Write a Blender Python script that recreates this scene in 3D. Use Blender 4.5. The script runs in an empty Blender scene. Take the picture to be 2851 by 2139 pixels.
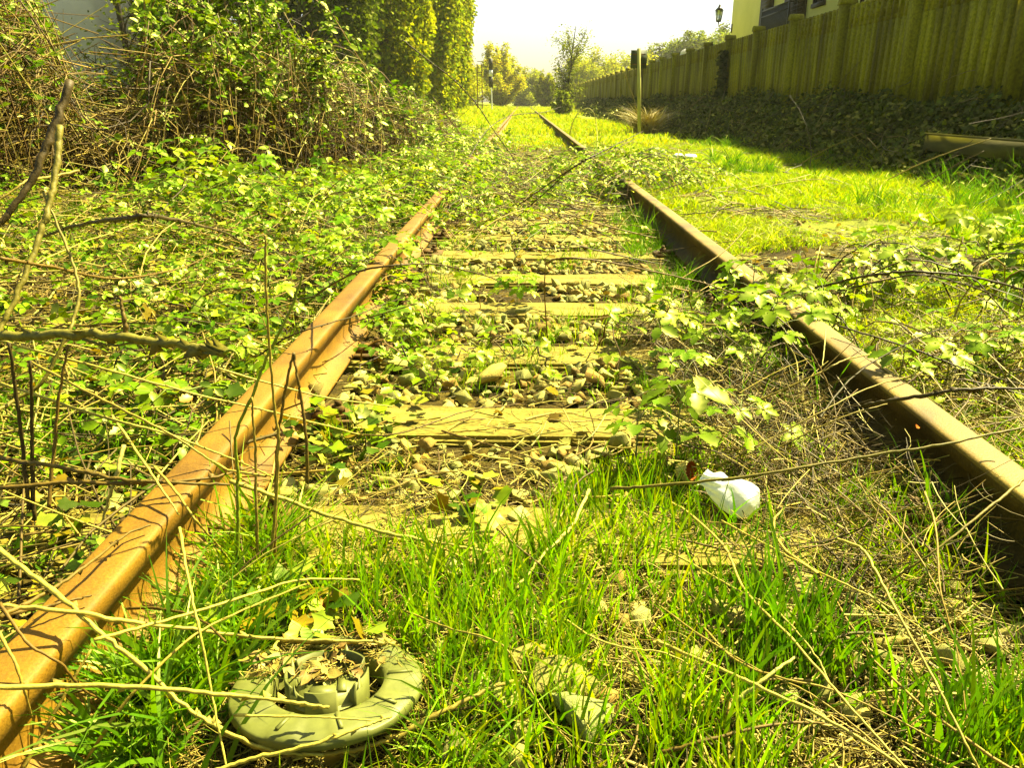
import bpy, bmesh, math
import numpy as np
from mathutils import Vector, Matrix
R = math.radians
SC = bpy.context.scene
COL = SC.collection

# ---------------------------------------------------------------- camera
HCAM, PITCH, YAW, FPX = 0.794, R(19.87), R(0.76), 2180.0
cam = bpy.data.cameras.new('camera')
cam.sensor_width = 36.0; cam.sensor_fit = 'HORIZONTAL'
cam.lens = FPX / 2851.0 * 36.0
cam.clip_start = 0.02; cam.clip_end = 3000
cob = bpy.data.objects.new('camera', cam); COL.objects.link(cob)
CF = np.array([-math.sin(YAW) * math.cos(PITCH), math.cos(YAW) * math.cos(PITCH), -math.sin(PITCH)])
CR = np.array([math.cos(YAW), math.sin(YAW), 0.0])
CU = np.cross(CR, CF)
CP = np.array([0.0, 0.0, HCAM])
cob.matrix_world = Matrix(((CR[0], CU[0], -CF[0], CP[0]), (CR[1], CU[1], -CF[1], CP[1]), (CR[2], CU[2], -CF[2], CP[2]), (0, 0, 0, 1)))
SC.camera = cob

# ---------------------------------------------------------------- light
SUN_EL, SUN_AZ = R(52), R(52)          # azimuth from the track's direction towards the fence
SDIR = Vector((math.cos(SUN_EL) * math.sin(SUN_AZ), math.cos(SUN_EL) * math.cos(SUN_AZ), math.sin(SUN_EL)))
W = bpy.data.worlds.new('World'); SC.world = W; W.use_nodes = True
wn = W.node_tree.nodes; wl = W.node_tree.links
bg = wn['Background']; bg.inputs['Strength'].default_value = 0.046
sky = wn.new('ShaderNodeTexSky'); sky.sky_type = 'NISHITA'; sky.sun_disc = False
sky.sun_elevation = SUN_EL; sky.sun_rotation = SUN_AZ
sky.air_density = 1.0; sky.dust_density = 3.0; sky.ozone_density = 1.0
wmx = wn.new('ShaderNodeMix'); wmx.data_type = 'RGBA'; wmx.blend_type = 'MULTIPLY'; wmx.inputs[0].default_value = 1.0
wmx.inputs[7].default_value = (1.0, 1.0, .98, 1)      # warm, hazy spring sky
wl.new(sky.outputs[0], wmx.inputs[6]); wl.new(wmx.outputs[2], bg.inputs['Color'])
sl = bpy.data.lights.new('sun', 'SUN'); sl.energy = 4.5; sl.angle = R(0.53); sl.color = (1.0, 0.92, 0.68)
so = bpy.data.objects.new('sun', sl); COL.objects.link(so)
so.rotation_euler = (-SDIR).to_track_quat('-Z', 'Y').to_euler()
SC.view_settings.view_transform = 'Standard'; SC.view_settings.look = 'None'
SC.view_settings.exposure = 2.45; SC.view_settings.gamma = 1.0
SC.cycles.max_bounces = 6; SC.cycles.diffuse_bounces = 1; SC.cycles.glossy_bounces = 2
SC.cycles.transmission_bounces = 4; SC.cycles.transparent_max_bounces = 6

# ---------------------------------------------------------------- helpers
rng = np.random.default_rng(7)
def U(a, b, n=None): return rng.uniform(a, b, n)
def sstep(a, b, x):
    t = np.clip((np.asarray(x, float) - a) / (b - a), 0, 1); return t * t * (3 - 2 * t)
def _h(i, j, s):
    n = (i.astype(np.int64) * 374761393 + j.astype(np.int64) * 668265263 + s * 974634721) & 0xffffffff
    n = ((n ^ (n >> 13)) * 1274126177) & 0xffffffff
    return ((n ^ (n >> 16)) & 0xffff) / 65535.0
def vn(x, y, s=0):                      # value noise 0..1
    x = np.asarray(x, float); y = np.asarray(y, float)
    i = np.floor(x); j = np.floor(y); u = x - i; v = y - j
    u = u * u * (3 - 2 * u); v = v * v * (3 - 2 * v)
    a = _h(i, j, s); b = _h(i + 1, j, s); c = _h(i, j + 1, s); d = _h(i + 1, j + 1, s)
    return (a * (1 - u) + b * u) * (1 - v) + (c * (1 - u) + d * u) * v
TC = 0.142                               # centre line of the track
def zg(x, y):                            # height of the ground
    x = np.asarray(x, float); y = np.asarray(y, float)
    z = -0.022 + 0.018 * (vn(x * 3.1, y * 3.1, 1) - .5) + 0.016 * (vn(x * 9, y * 9, 2) - .5)
    tr = 1 - sstep(.95, 1.5, np.abs(x - TC))
    z = z + (1 - tr) * (0.03 + 0.05 * (vn(x * 1.1, y * 1.1, 3) - .4))
    z = z + 0.20 * sstep(-1.0, -3.5, x) + 0.15 * sstep(-4, -8, x)
    z = z + 0.57 * sstep(3.7, 5.0, x)
    return z
def ray(px, py): return CF * FPX + CR * (px - 1425.5) + CU * (1069.5 - py)
def Pz(px, py, z=0.0):
    d = ray(px, py); return CP + d * ((z - HCAM) / d[2])
def PY(px, py, Y):
    d = ray(px, py); return CP + d * (Y / d[1])
def PX(px, py, X):
    d = ray(px, py); return CP + d * (X / d[0])
def nrm(a): return a / np.maximum(np.linalg.norm(a, axis=-1, keepdims=True), 1e-9)

def tag(o, label=None, cat=None, group=None, kind=None):
    for k, v in (('label', label), ('category', cat), ('group', group), ('kind', kind)):
        if v: o[k] = v
    return o
def empty(name, loc=(0, 0, 0), rot=(0, 0, 0)):
    o = bpy.data.objects.new(name, None); COL.objects.link(o)
    o.location = loc; o.rotation_euler = rot; o.empty_display_size = 0.1
    return o
def mesh_from(name, V, faces, col=None, smooth=False):
    me = bpy.data.meshes.new(name)
    V = np.ascontiguousarray(V, dtype=np.float32)
    me.vertices.add(len(V)); me.vertices.foreach_set('co', V.ravel())
    fl = [np.asarray(f, dtype=np.int32) for f in faces if len(f)]
    tot = np.concatenate([np.full(len(f), f.shape[1], dtype=np.int32) for f in fl])
    idx = np.concatenate([f.ravel() for f in fl])
    st = np.concatenate([[0], np.cumsum(tot)[:-1]]).astype(np.int32)
    me.loops.add(len(idx)); me.loops.foreach_set('vertex_index', idx)
    me.polygons.add(len(tot)); me.polygons.foreach_set('loop_start', st)
    if smooth: me.polygons.foreach_set('use_smooth', np.ones(len(tot), dtype=bool))
    me.update(calc_edges=True)
    if col is not None:
        a = me.color_attributes.new('col', 'FLOAT_COLOR', 'POINT')
        c = np.ones((len(V), 4), dtype=np.float32); c[:, :3] = np.clip(col, 0.0, 1)
        a.data.foreach_set('color', c.ravel())
    return me
def link(name, me, mat, parent=None):
    o = bpy.data.objects.new(name, me); COL.objects.link(o)
    if mat is not None and not me.materials: me.materials.append(mat)
    if parent is not None: o.parent = parent
    return o
class Batch:
    def __init__(s): s.V = []; s.F = {}; s.C = []; s.n = 0
    def add(s, V, faces, C=None):
        V = np.asarray(V, float).reshape(-1, 3)
        for f in faces:
            f = np.asarray(f)
            if len(f): s.F.setdefault(f.shape[1], []).append(f + s.n)
        s.V.append(V)
        if C is None: C = (.5, .5, .5)
        C = np.asarray(C, float)
        s.C.append(np.broadcast_to(C, V.shape) if C.ndim == 1 else C)
        s.n += len(V); return s
    def build(s, name, mat, parent=None, smooth=False, org=None):
        V = np.concatenate(s.V)
        if org is not None: V = V - np.asarray(org)
        return link(name, mesh_from(name, V, [np.concatenate(f) for f in s.F.values()], np.concatenate(s.C), smooth), mat, parent)
BOXF = np.array([[0, 3, 2, 1], [4, 5, 6, 7], [0, 1, 5, 4], [1, 2, 6, 5], [2, 3, 7, 6], [3, 0, 4, 7]])
def box(b, x0, x1, y0, y1, z0, z1, c=None):
    b.add([(x0, y0, z0), (x1, y0, z0), (x1, y1, z0), (x0, y1, z0), (x0, y0, z1), (x1, y0, z1), (x1, y1, z1), (x0, y1, z1)], [BOXF], c); return b
def cyl(b, p, r, h, n=12, r2=None, c=None, rot=0):
    r2 = r if r2 is None else r2
    a = np.linspace(0, 2 * math.pi, n, endpoint=False) + rot
    lo = np.stack([p[0] + r * np.cos(a), p[1] + r * np.sin(a), np.full(n, p[2])], 1)
    hi = np.stack([p[0] + r2 * np.cos(a), p[1] + r2 * np.sin(a), np.full(n, p[2] + h)], 1)
    i = np.arange(n); j = (i + 1) % n
    b.add(np.concatenate([lo, hi]), [np.stack([i, j, j + n, i + n], 1), [list(i + n)], [list(i[::-1])]], c); return b
def tubes(b, P, rad, k, C, caps=False):
    """P (N,n,3) centre lines, rad (N,n), C (N,3) or (3,)"""
    P = np.asarray(P, float)
    if P.ndim == 2: P = P[None]
    N, n, _ = P.shape
    rad = np.broadcast_to(np.asarray(rad, float), (N, n))
    T = nrm(np.gradient(P, axis=1))
    m = nrm(T.mean(1)); ref = np.where((np.abs(m[:, 2]) < .8)[:, None], np.array([0, 0, 1.]), np.array([1., 0.2, 0]))
    A = nrm(np.cross(T, ref[:, None, :])); B = np.cross(A, T)
    a = np.linspace(0, 2 * math.pi, k, endpoint=False)
    V = P[:, :, None] + rad[:, :, None, None] * (A[:, :, None] * np.cos(a)[:, None] + B[:, :, None] * np.sin(a)[:, None])
    base = (np.arange(N) * n * k)[:, None, None] + (np.arange(n - 1) * k)[None, :, None]
    i = np.arange(k); j = (i + 1) % k
    q = np.stack([base + i, base + j, base + j + k, base + i + k], -1).reshape(-1, 4)
    F = [q]
    if caps:
        o = (np.arange(N) * n * k)[:, None]
        F += [o + i[::-1], o + (n - 1) * k + i]
    C = np.asarray(C, float)
    if C.ndim == 2: C = np.repeat(C, n * k, axis=0)
    b.add(V.reshape(-1, 3), F, C)
def scatter(b, T, P, F, N, S, C):
    """copies of template T=(verts, faces) at P with forward F, up about N, scale S, colour C (n,3)"""
    v0, fs = T; P = np.asarray(P, float); n = len(P)
    if n == 0: return
    F = nrm(np.asarray(F, float)); X = nrm(np.cross(F, N)); Z = np.cross(X, F)
    S = np.asarray(S, float); S = S[:, None] if S.ndim == 1 else S
    V = P[:, None] + S[:, :, None] * (v0[None, :, 0:1] * X[:, None] + v0[None, :, 1:2] * F[:, None] + v0[None, :, 2:3] * Z[:, None])
    off = (np.arange(n) * len(v0))[:, None, None]
    b.add(V.reshape(-1, 3), [(np.asarray(f)[None] + off).reshape(-1, np.asarray(f).shape[1]) for f in fs], np.repeat(np.asarray(C, float), len(v0), axis=0))
def catmull(pts, n):
    p = np.asarray(pts, float); p = np.concatenate([[2 * p[0] - p[1]], p, [2 * p[-1] - p[-2]]])
    t = np.linspace(0, len(p) - 3 - 1e-6, n); i = t.astype(int); u = (t - i)[:, None]
    a, b_, c, d = p[i], p[i + 1], p[i + 2], p[i + 3]
    return .5 * (2 * b_ + (c - a) * u + (2 * a - 5 * b_ + 4 * c - d) * u ** 2 + (3 * b_ - a - 3 * c + d) * u ** 3)
def rdir(n, up=0.0):
    a = U(0, 2 * math.pi, n); z = U(-1, 1, n) * .5 + up
    return nrm(np.stack([np.cos(a), np.sin(a), z], 1))
WARM = np.array([1, 1, .38])             # yellow cast of the whole view put into the base colours: very little blue
def vary(c, n, v=.2, h=.12):
    c = np.asarray(c, float)
    k = 1 + v * rng.standard_normal(n); hh = 1 + h * rng.standard_normal((n, 3))
    return np.clip(c * k[:, None] * hh * WARM, .0004, .9)
def pick(cols, n, p=None):
    cols = np.asarray(cols, float); return cols[rng.choice(len(cols), n, p=p)]

# leaf templates: x across, y along, z up
def leaflet(stations=7, w=.36, tooth=.06, fold=.10, droop=.18, base=.12):
    V = []; Q = []
    for i in range(stations):
        t = i / (stations - 1)
        wd = w * (math.sin(math.pi * min(1, t * .93 + base * (1 - t))) ** .85) if 0 < i < stations - 1 else .015
        wd *= 1 + (tooth / w) * (1 if i % 2 else -1) * (0 < i < stations - 1)
        z = -droop * t * t
        V += [(-wd, t + .03 * (i % 2), z + fold * wd / w * (1 if i % 2 else .7)), (0, t, z), (wd, t + .03 * (i % 2), z + fold * wd / w * (1 if i % 2 else .7))]
    for i in range(stations - 1):
        a = 3 * i; Q += [(a, a + 1, a + 4, a + 3), (a + 1, a + 2, a + 5, a + 4)]
    return np.array(V, float), [np.array(Q)]
def rotz2(V, a, s=1.0, off=(0, 0, 0)):
    c, s_ = math.cos(a), math.sin(a); M = np.array([[c, -s_, 0], [s_, c, 0], [0, 0, 1]])
    return (V * s) @ M.T + np.array(off)
def compound(angles, sizes, **k):
    lv, lf = leaflet(**k); V = []; Q = []
    for i, (a, s) in enumerate(zip(angles, sizes)):
        Q.append(lf[0] + len(lv) * i); off = (-.10 * math.sin(R(a)), .10 * math.cos(R(a)), 0)
        V.append(rotz2(lv, R(a), s, off))
    return np.concatenate(V), [np.concatenate(Q)]
LEAF5 = compound((0, 62, -62, 128, -128), (.92, .8, .8, .55, .55), stations=8, w=.30, tooth=.05)
LEAF3 = compound((0, 78, -78), (.95, .75, .75), stations=8, w=.33, tooth=.05)
LEAF3S = compound((0, 80, -80), (.95, .78, .78), stations=4, w=.34, tooth=0)
LEAF1 = leaflet(stations=8, w=.36, tooth=.05)
LEAFS = leaflet(stations=4, w=.3, tooth=0, fold=.08)
def ivyleaf():
    out = [(0, 0), (.30, -.12), (.40, .12), (.62, .30), (.34, .48), (.28, .66), (0, 1.0), (-.28, .66), (-.34, .48), (-.62, .30), (-.40, .12), (-.30, -.12)]
    V = [(0, .3, -.02)] + [(x, y, .05 * abs(x) + .06 * math.sin(7 * x + 3 * y)) for x, y in out]
    F = [(0, i, i % 12 + 1) for i in range(1, 13)]
    return np.array(V, float), [np.array(F)]
IVY = ivyleaf()
THORN = (np.array([(.25, 0, -.5), (-.25, 0, -.5), (0, .0, .7), (0, 1, -.45)], float), [np.array([(0, 1, 3), (1, 2, 3), (2, 0, 3)])])

def blades(b, P, H, Wd, az, lean, C, seg=4):
    """grass: curved tapering strips"""
    P = np.asarray(P, float); n = len(P)
    t = np.linspace(0, 1, seg + 1)
    d = np.stack([np.cos(az), np.sin(az), np.zeros(n)], 1); a2 = az + U(.6, 2.5, n); s = np.stack([-np.sin(a2), np.cos(a2), np.zeros(n)], 1)
    ctr = P[:, None] + d[:, None] * (lean * H)[:, None, None] * (t ** 1.9)[None, :, None] + np.array([0, 0, 1.]) * (H[:, None] * (t - .32 * np.minimum(lean, 1.4)[:, None] * t ** 2.4))[:, :, None]
    w = Wd[:, None] * (1 - t ** 1.6) * (.75 + .5 * np.minimum(t * 3, 1)) * .5
    L = ctr[:, :-1] - s[:, None] * w[:, :-1, None]; Rr = ctr[:, :-1] + s[:, None] * w[:, :-1, None]
    V = np.concatenate([np.stack([L, Rr], 2).reshape(n, 2 * seg, 3), ctr[:, -1:]], 1); m = 2 * seg + 1
    o = (np.arange(n) * m)[:, None]
    q = [o + np.array([2 * i, 2 * i + 1, 2 * i + 3, 2 * i + 2]) for i in range(seg - 1)]
    f4 = np.concatenate(q) if q else np.zeros((0, 4), int)
    f3 = o + np.array([2 * seg - 2, 2 * seg - 1, 2 * seg])
    b.add(V.reshape(-1, 3), [f4, f3], np.repeat(C, m, axis=0))

# ---------------------------------------------------------------- materials
def mat_new(name):
    m = bpy.data.materials.new(name); m.use_nodes = True
    nt = m.node_tree; return m, nt, nt.nodes['Principled BSDF'], nt.nodes['Material Output']
def N(nt, t, **k):
    n = nt.nodes.new(t)
    for a, v in k.items(): setattr(n, a, v)
    return n
def noise(nt, scale, detail=4, coord='Object', stretch=None, rough=.55):
    tc = N(nt, 'ShaderNodeTexCoord'); n = N(nt, 'ShaderNodeTexNoise')
    n.inputs['Scale'].default_value = scale; n.inputs['Detail'].default_value = detail; n.inputs['Roughness'].default_value = rough
    if stretch:
        mp = N(nt, 'ShaderNodeMapping'); mp.inputs['Scale'].default_value = stretch
        nt.links.new(tc.outputs[coord], mp.inputs[0]); nt.links.new(mp.outputs[0], n.inputs['Vector'])
    else: nt.links.new(tc.outputs[coord], n.inputs['Vector'])
    return n.outputs['Fac']
def ramp(nt, fac, stops):
    r = N(nt, 'ShaderNodeValToRGB'); e = r.color_ramp.elements
    while len(e) < len(stops): e.new(.5)
    for i, (p, c) in enumerate(stops): e[i].position = p; e[i].color = (*c, 1)
    nt.links.new(fac, r.inputs[0]); return r.outputs[0]
def mixc(nt, a, b, fac, mode='MIX'):
    m = N(nt, 'ShaderNodeMix', data_type='RGBA', blend_type=mode)
    for s, v in ((0, fac), (6, a), (7, b)):
        if isinstance(v, (int, float)): m.inputs[s].default_value = v
        elif isinstance(v, tuple): m.inputs[s].default_value = (*v, 1)
        else: nt.links.new(v, m.inputs[s])
    return m.outputs[2]
def bump(nt, fac, bsdf, st=.5, dist=.01):
    b = N(nt, 'ShaderNodeBump'); b.inputs['Strength'].default_value = st; b.inputs['Distance'].default_value = dist
    nt.links.new(fac, b.inputs['Height']); nt.links.new(b.outputs[0], bsdf.inputs['Normal'])
def attr(nt):
    a = N(nt, 'ShaderNodeAttribute'); a.attribute_name = 'col'; return a.outputs['Color']
def m_leaf(name, trans=.4, rough=.42, spec=.5, tint=(1.25, 1.1, .35), nscale=25):
    m, nt, p, out = mat_new(name)
    c = attr(nt); f = noise(nt, nscale, 2)
    c2 = mixc(nt, c, ramp(nt, f, [(.3, (.72, .72, .72)), (.7, (1.2, 1.2, 1.1))]), 1.0, 'MULTIPLY')
    nt.links.new(c2, p.inputs['Base Color']); p.inputs['Roughness'].default_value = rough
    p.inputs['Specular IOR Level'].default_value = 0.0
    t = N(nt, 'ShaderNodeBsdfTranslucent'); nt.links.new(mixc(nt, c2, tint, 1.0, 'MULTIPLY'), t.inputs['Color'])
    mx = N(nt, 'ShaderNodeMixShader'); mx.inputs[0].default_value = trans
    nt.links.new(p.outputs[0], mx.inputs[1]); nt.links.new(t.outputs[0], mx.inputs[2]); g = N(nt, 'ShaderNodeBsdfGlossy'); g.inputs['Color'].default_value = (1, .96, .22, 1); g.inputs['Roughness'].default_value = rough
    m2 = N(nt, 'ShaderNodeMixShader'); m2.inputs[0].default_value = spec
    nt.links.new(mx.outputs[0], m2.inputs[1]); nt.links.new(g.outputs[0], m2.inputs[2]); nt.links.new(m2.outputs[0], out.inputs[0])
    return m
def m_attr(name, rough=.75, spec=.3, nscale=60, lo=.6, hi=1.3, b=.4, stretch=None, dist=.004):
    m, nt, p, out = mat_new(name)
    f = noise(nt, nscale, 4, stretch=stretch)
    nt.links.new(mixc(nt, attr(nt), ramp(nt, f, [(.3, (lo, lo, lo)), (.7, (hi, hi, hi))]), 1.0, 'MULTIPLY'), p.inputs['Base Color'])
    p.inputs['Roughness'].default_value = rough; p.inputs['Specular IOR Level'].default_value = spec; p.inputs['Specular Tint'].default_value = (1, .93, .5, 1)
    if b: bump(nt, f, p, b, dist)
    return m
def warm(st): return [(p, tuple(np.array(c) * WARM)) for p, c in st]
def m_noise(name, stops, scale, rough=.8, spec=.3, b=.5, detail=6, stretch=None, dist=.01, scale2=None, stops2=None, white=False):
    m, nt, p, out = mat_new(name)
    f = noise(nt, scale, detail, stretch=stretch); c = ramp(nt, f, stops if white else warm(stops)); p.inputs['Specular Tint'].default_value = (1, .95, .75 if white else .45, 1)
    if scale2:
        f2 = noise(nt, scale2, 8); c = mixc(nt, c, ramp(nt, f2, stops2), 1.0, 'MULTIPLY')
    nt.links.new(c, p.inputs['Base Color']); p.inputs['Roughness'].default_value = rough; p.inputs['Specular IOR Level'].default_value = spec; p.inputs['Specular Tint'].default_value = (1, .93, .5, 1)
    if b: bump(nt, f2 if scale2 else f, p, b, dist)
    return m
GREY = [(.3, (.62, .62, .62)), (.7, (1.25, 1.25, 1.25))]
M_leaf = m_leaf('bramble_leaf', .40, .40, .05)
M_ivy = m_leaf('ivy_leaf', .22, .38, .045)
M_grass = m_leaf('grass_blade', .50, .42, .05, (1.2, 1.15, .3), 12)
M_crown = m_leaf('tree_leaf', .52, .6, .02, (1.25, 1.15, .3), 3)
M_stem = m_attr('cane_bark', .62, .35, 90)
M_straw = m_attr('dry_straw', .6, .4, 70, .7, 1.25)
M_bark = m_attr('tree_bark', .85, .2, 12, .5, 1.3, .6, dist=.02)
M_ground, _nt, _p, _o = mat_new('soil')          # brown soil, mossy where the vertex mask says so
_f = noise(_nt, 9, 8); _f2 = noise(_nt, 70, 8)
_c = mixc(_nt, ramp(_nt, _f, warm([(.3, (.022, .015, .003)), (.52, (.06, .042, .007)), (.72, (.13, .098, .018))])), ramp(_nt, _f, [(.3, (.13, .16, .004)), (.7, (.27, .31, .008))]), attr(_nt))
_nt.links.new(mixc(_nt, _c, ramp(_nt, _f2, GREY), 1.0, 'MULTIPLY'), _p.inputs['Base Color'])
_p.inputs['Roughness'].default_value = .95; _p.inputs['Specular IOR Level'].default_value = .1; bump(_nt, _f2, _p, .7, .02)
M_stone = m_attr('ballast_stone', .8, .25, 45, .68, 1.22, .5, dist=.006)
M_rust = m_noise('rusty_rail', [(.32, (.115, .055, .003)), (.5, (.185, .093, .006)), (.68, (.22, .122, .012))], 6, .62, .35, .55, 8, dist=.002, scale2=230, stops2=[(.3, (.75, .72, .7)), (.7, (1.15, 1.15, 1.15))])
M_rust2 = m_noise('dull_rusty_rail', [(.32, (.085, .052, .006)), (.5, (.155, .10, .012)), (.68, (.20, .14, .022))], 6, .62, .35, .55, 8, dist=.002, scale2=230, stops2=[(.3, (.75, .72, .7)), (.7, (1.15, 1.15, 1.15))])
M_iron = m_noise('rusty_iron', [(.3, (.05, .028, .008)), (.6, (.12, .065, .014)), (.75, (.2, .11, .02))], 40, .8, .3, .6, dist=.004)
M_sleeper = m_noise('weathered_sleeper', [(.28, (.09, .068, .014)), (.46, (.19, .152, .038)), (.7, (.27, .225, .07))], 5, .9, .2, .6, 8, stretch=(.5, 3, 3), dist=.006, scale2=80, stops2=GREY)
M_conc = m_noise('stained_concrete', [(.30, (.07, .056, .002)), (.5, (.185, .165, .004)), (.70, (.30, .275, .010))], 1.3, .92, .15, .5, 8, stretch=(2.5, 2.5, .35), dist=.01, scale2=30, stops2=GREY)
# ================================================================ ground
def grow(a, b, n, p=2.2): return a + (b - a) * np.linspace(0, 1, n + 1)[1:] ** p
xs = np.concatenate([-grow(7, 200, 26)[::-1], np.linspace(-7, 7, 200), grow(7, 200, 26)])
ys = np.concatenate([-grow(1, 20, 8)[::-1], np.linspace(-1, 12, 190), grow(12, 380, 60)])
gx, gy = np.meshgrid(xs, ys)
gv = np.stack([gx, gy, zg(gx, gy)], -1).reshape(-1, 3)
ni, nj = len(ys), len(xs)
ii, jj = np.meshgrid(np.arange(ni - 1), np.arange(nj - 1), indexing='ij'); k0 = (ii * nj + jj).ravel()
tag(link('ground', mesh_from('ground', gv, [np.stack([k0, k0 + 1, k0 + nj + 1, k0 + nj], 1)], np.repeat(np.clip(np.maximum(sstep(1.15, 1.7, gx), sstep(12, 18, gy)) * (.55 + .7 * vn(gx * 1.3, gy * 1.3, 8)) - .9 * (((gx - 1.75) / .8) ** 2 + ((gy - 3.9) / .6) ** 2 < 1), 0, 1).reshape(-1, 1), 3, 1), True), M_ground),
    'brown soil and litter of the overgrown railway line', 'ground', kind='structure')

# ================================================================ rails
prof = [(-.0625, 0), (.0625, 0), (.0625, .010), (.024, .022), (.0095, .040), (.0085, .098), (.016, .106), (.0335, .112), (.0375, .1395), (.0355, .1455), (.031, .1487), (.02, .1498), (0, .1502)]
prof = np.array(prof + [(-x, z) for x, z in prof[-2:1:-1]])
def rail(cx, name, label, mat, seed, web=None):
    y = np.concatenate([np.linspace(-.6, 12, 160), grow(12, 112, 50, 1.3)])
    dx = .004 * (vn(y * .8, y * 0, seed) - .5); dz = .004 * (vn(y * .9, y * 0 + 5, seed) - .5)
    n = len(prof); V = np.zeros((len(y), n, 3))
    V[:, :, 0] = cx + prof[:, 0] + dx[:, None]; V[:, :, 1] = y[:, None]; V[:, :, 2] = .008 + prof[:, 1] + dz[:, None]
    i = np.arange(n); j = (i + 1) % n; base = (np.arange(len(y) - 1) * n)[:, None]
    F = np.stack([base + i, base + j, base + j + n, base + i + n], -1).reshape(-1, 4)
    b = Batch(); b.add(V.reshape(-1, 3), [F, [list(i)], [list((len(y) - 1) * n + i[::-1])]])
    o = b.build(name, mat, smooth=False)
    if web:                              # the head is worn pale, the web and foot rust has shade painted in
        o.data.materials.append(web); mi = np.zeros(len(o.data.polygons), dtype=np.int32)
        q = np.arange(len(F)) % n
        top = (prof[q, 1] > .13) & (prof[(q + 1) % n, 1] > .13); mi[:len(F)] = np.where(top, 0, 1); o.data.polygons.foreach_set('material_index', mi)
    return tag(o, label, 'rail', 'rails of the abandoned track')
M_web_shade = m_noise('web_rust_painted_shade', [(.32, (.035, .021, .004)), (.5, (.065, .04, .007)), (.68, (.10, .066, .014))], 6, .75, .25, .6, 8, dist=.003, scale2=150, stops2=GREY)  # right rail only: rust darkened to carry the shade of its inner side
RL, RR = -.611, .895
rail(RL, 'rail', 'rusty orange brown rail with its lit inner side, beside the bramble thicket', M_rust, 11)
rail(RR, 'rail', 'dull brown rail with a dark shaded inner side, nearer the concrete fence', M_rust2, 12, M_web_shade)

# sleepers > base_plate > bolt
def hexbolt(b, x, y, z):
    cyl(b, (x, y, z), .024, .006, 12); cyl(b, (x, y, z + .006), .0175, .020, 6, rot=.3); cyl(b, (x, y, z + .026), .010, .014, 10, .009)
SL_Y = [1.325 + .595 * k for k in range(0, 10)]
SL_LAB = ['pale worn sleeper nearest the camera, partly buried in grass and straw',
          'pale broad sleeper just beyond the white bag, second from the camera',
          'third sleeper from the camera, half hidden by bramble leaves and thin grass',
          'fourth sleeper from the camera, with one dark stone lying on it',
          'fifth sleeper from the camera, crossed by an upright thin stem',
          'sixth sleeper from the camera, a thin pale strip among stones',
          'seventh sleeper from the camera, beside bolts on the left rail',
          'eighth sleeper from the camera, mostly under dry litter',
          'ninth sleeper from the camera, buried among bramble leaves',
          'tenth and farthest visible sleeper, under the brambles across the track']
for k, (y, lab) in enumerate(zip(SL_Y, SL_LAB)):
    bm = bmesh.new(); bmesh.ops.create_cube(bm, size=1)
    bmesh.ops.subdivide_edges(bm, edges=[e for e in bm.edges if abs(e.verts[0].co.x - e.verts[1].co.x) > .5], cuts=26)
    bmesh.ops.bevel(bm, geom=[e for e in bm.edges if abs(e.verts[0].co.x - e.verts[1].co.x) < .2 and False or (len(e.link_faces) == 2 and e.calc_face_angle(0) > 1)], offset=.06, segments=2, affect='EDGES')
    for v in bm.verts:
        X = v.co.x * 2.5; Y = v.co.y * .235; Z = v.co.z * .16
        wob = .012 * (float(vn(X * 4 + 9 * k, Y * 9, 21)) - .5)
        v.co = (X, Y + wob * 1.4 * (1 if v.co.y > 0 else -1), Z - .08 + wob * .8 + (.004 if k % 2 else 0))
    me = bpy.data.meshes.new('sleeper'); bm.to_mesh(me); bm.free()
    s = link('sleeper', me, M_sleeper); s.location = (TC + U(-.03, .03), y, .006 if k == 0 else -.007); s.rotation_euler = (0, 0, U(-.012, .012))
    tag(s, lab, 'sleeper', 'sleepers under the rails')
    for rx in (RL, RR):
        b = Batch(); box(b, -.17, .17, -.075, .075, 0, .007)
        for sx in (-1, 1):
            box(b, sx * .093 - .028, sx * .093 + .028, -.045, .045, .007, .020)
        pl = b.build('base_plate', M_iron, s); pl.location = (rx - s.location.x, 0, .010)
        for sx in (-1, 1):
            for sy in ((0,) if k % 3 else (-.045, .045)):
                b = Batch(); hexbolt(b, 0, 0, 0)
                o = b.build('bolt', M_iron, pl); o.location = (sx * .125, sy, .007 if sy else .0072)

# ================================================================ stones
def stone_template(seed):
    r = np.random.default_rng(seed); bm = bmesh.new()
    d = r.standard_normal((10, 3)); d = nrm(d) * r.uniform(.8, 1.1, (10, 1)) * np.array([1, r.uniform(.65, .95), r.uniform(.5, .8)])
    for p in d: bm.verts.new(p * .5)
    g = bmesh.ops.convex_hull(bm, input=bm.verts)
    bmesh.ops.delete(bm, geom=[v for v in bm.verts if not v.link_faces], context='VERTS')
    bmesh.ops.bevel(bm, geom=list(bm.edges), offset=.018, segments=1, affect='EDGES')
    bmesh.ops.triangulate(bm, faces=bm.faces); bm.verts.index_update()
    V = np.array([v.co[:] for v in bm.verts]); F = np.array([[v.index for v in f.verts] for f in bm.faces]); bm.free()
    V += .008 * r.standard_normal(V.shape); return V, [F]
ST = [stone_template(100 + i) for i in range(14)]
STC = [(.27, .25, .11), (.33, .29, .12), (.30, .24, .08), (.21, .20, .09), (.24, .155, .05), (.36, .33, .17)]
ST_ME = [mesh_from('ballast_stone', T[0], T[1], np.tile(np.array(STC[i % 6]) * WARM, (len(T[0]), 1))) for i, T in enumerate(ST)]
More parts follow.
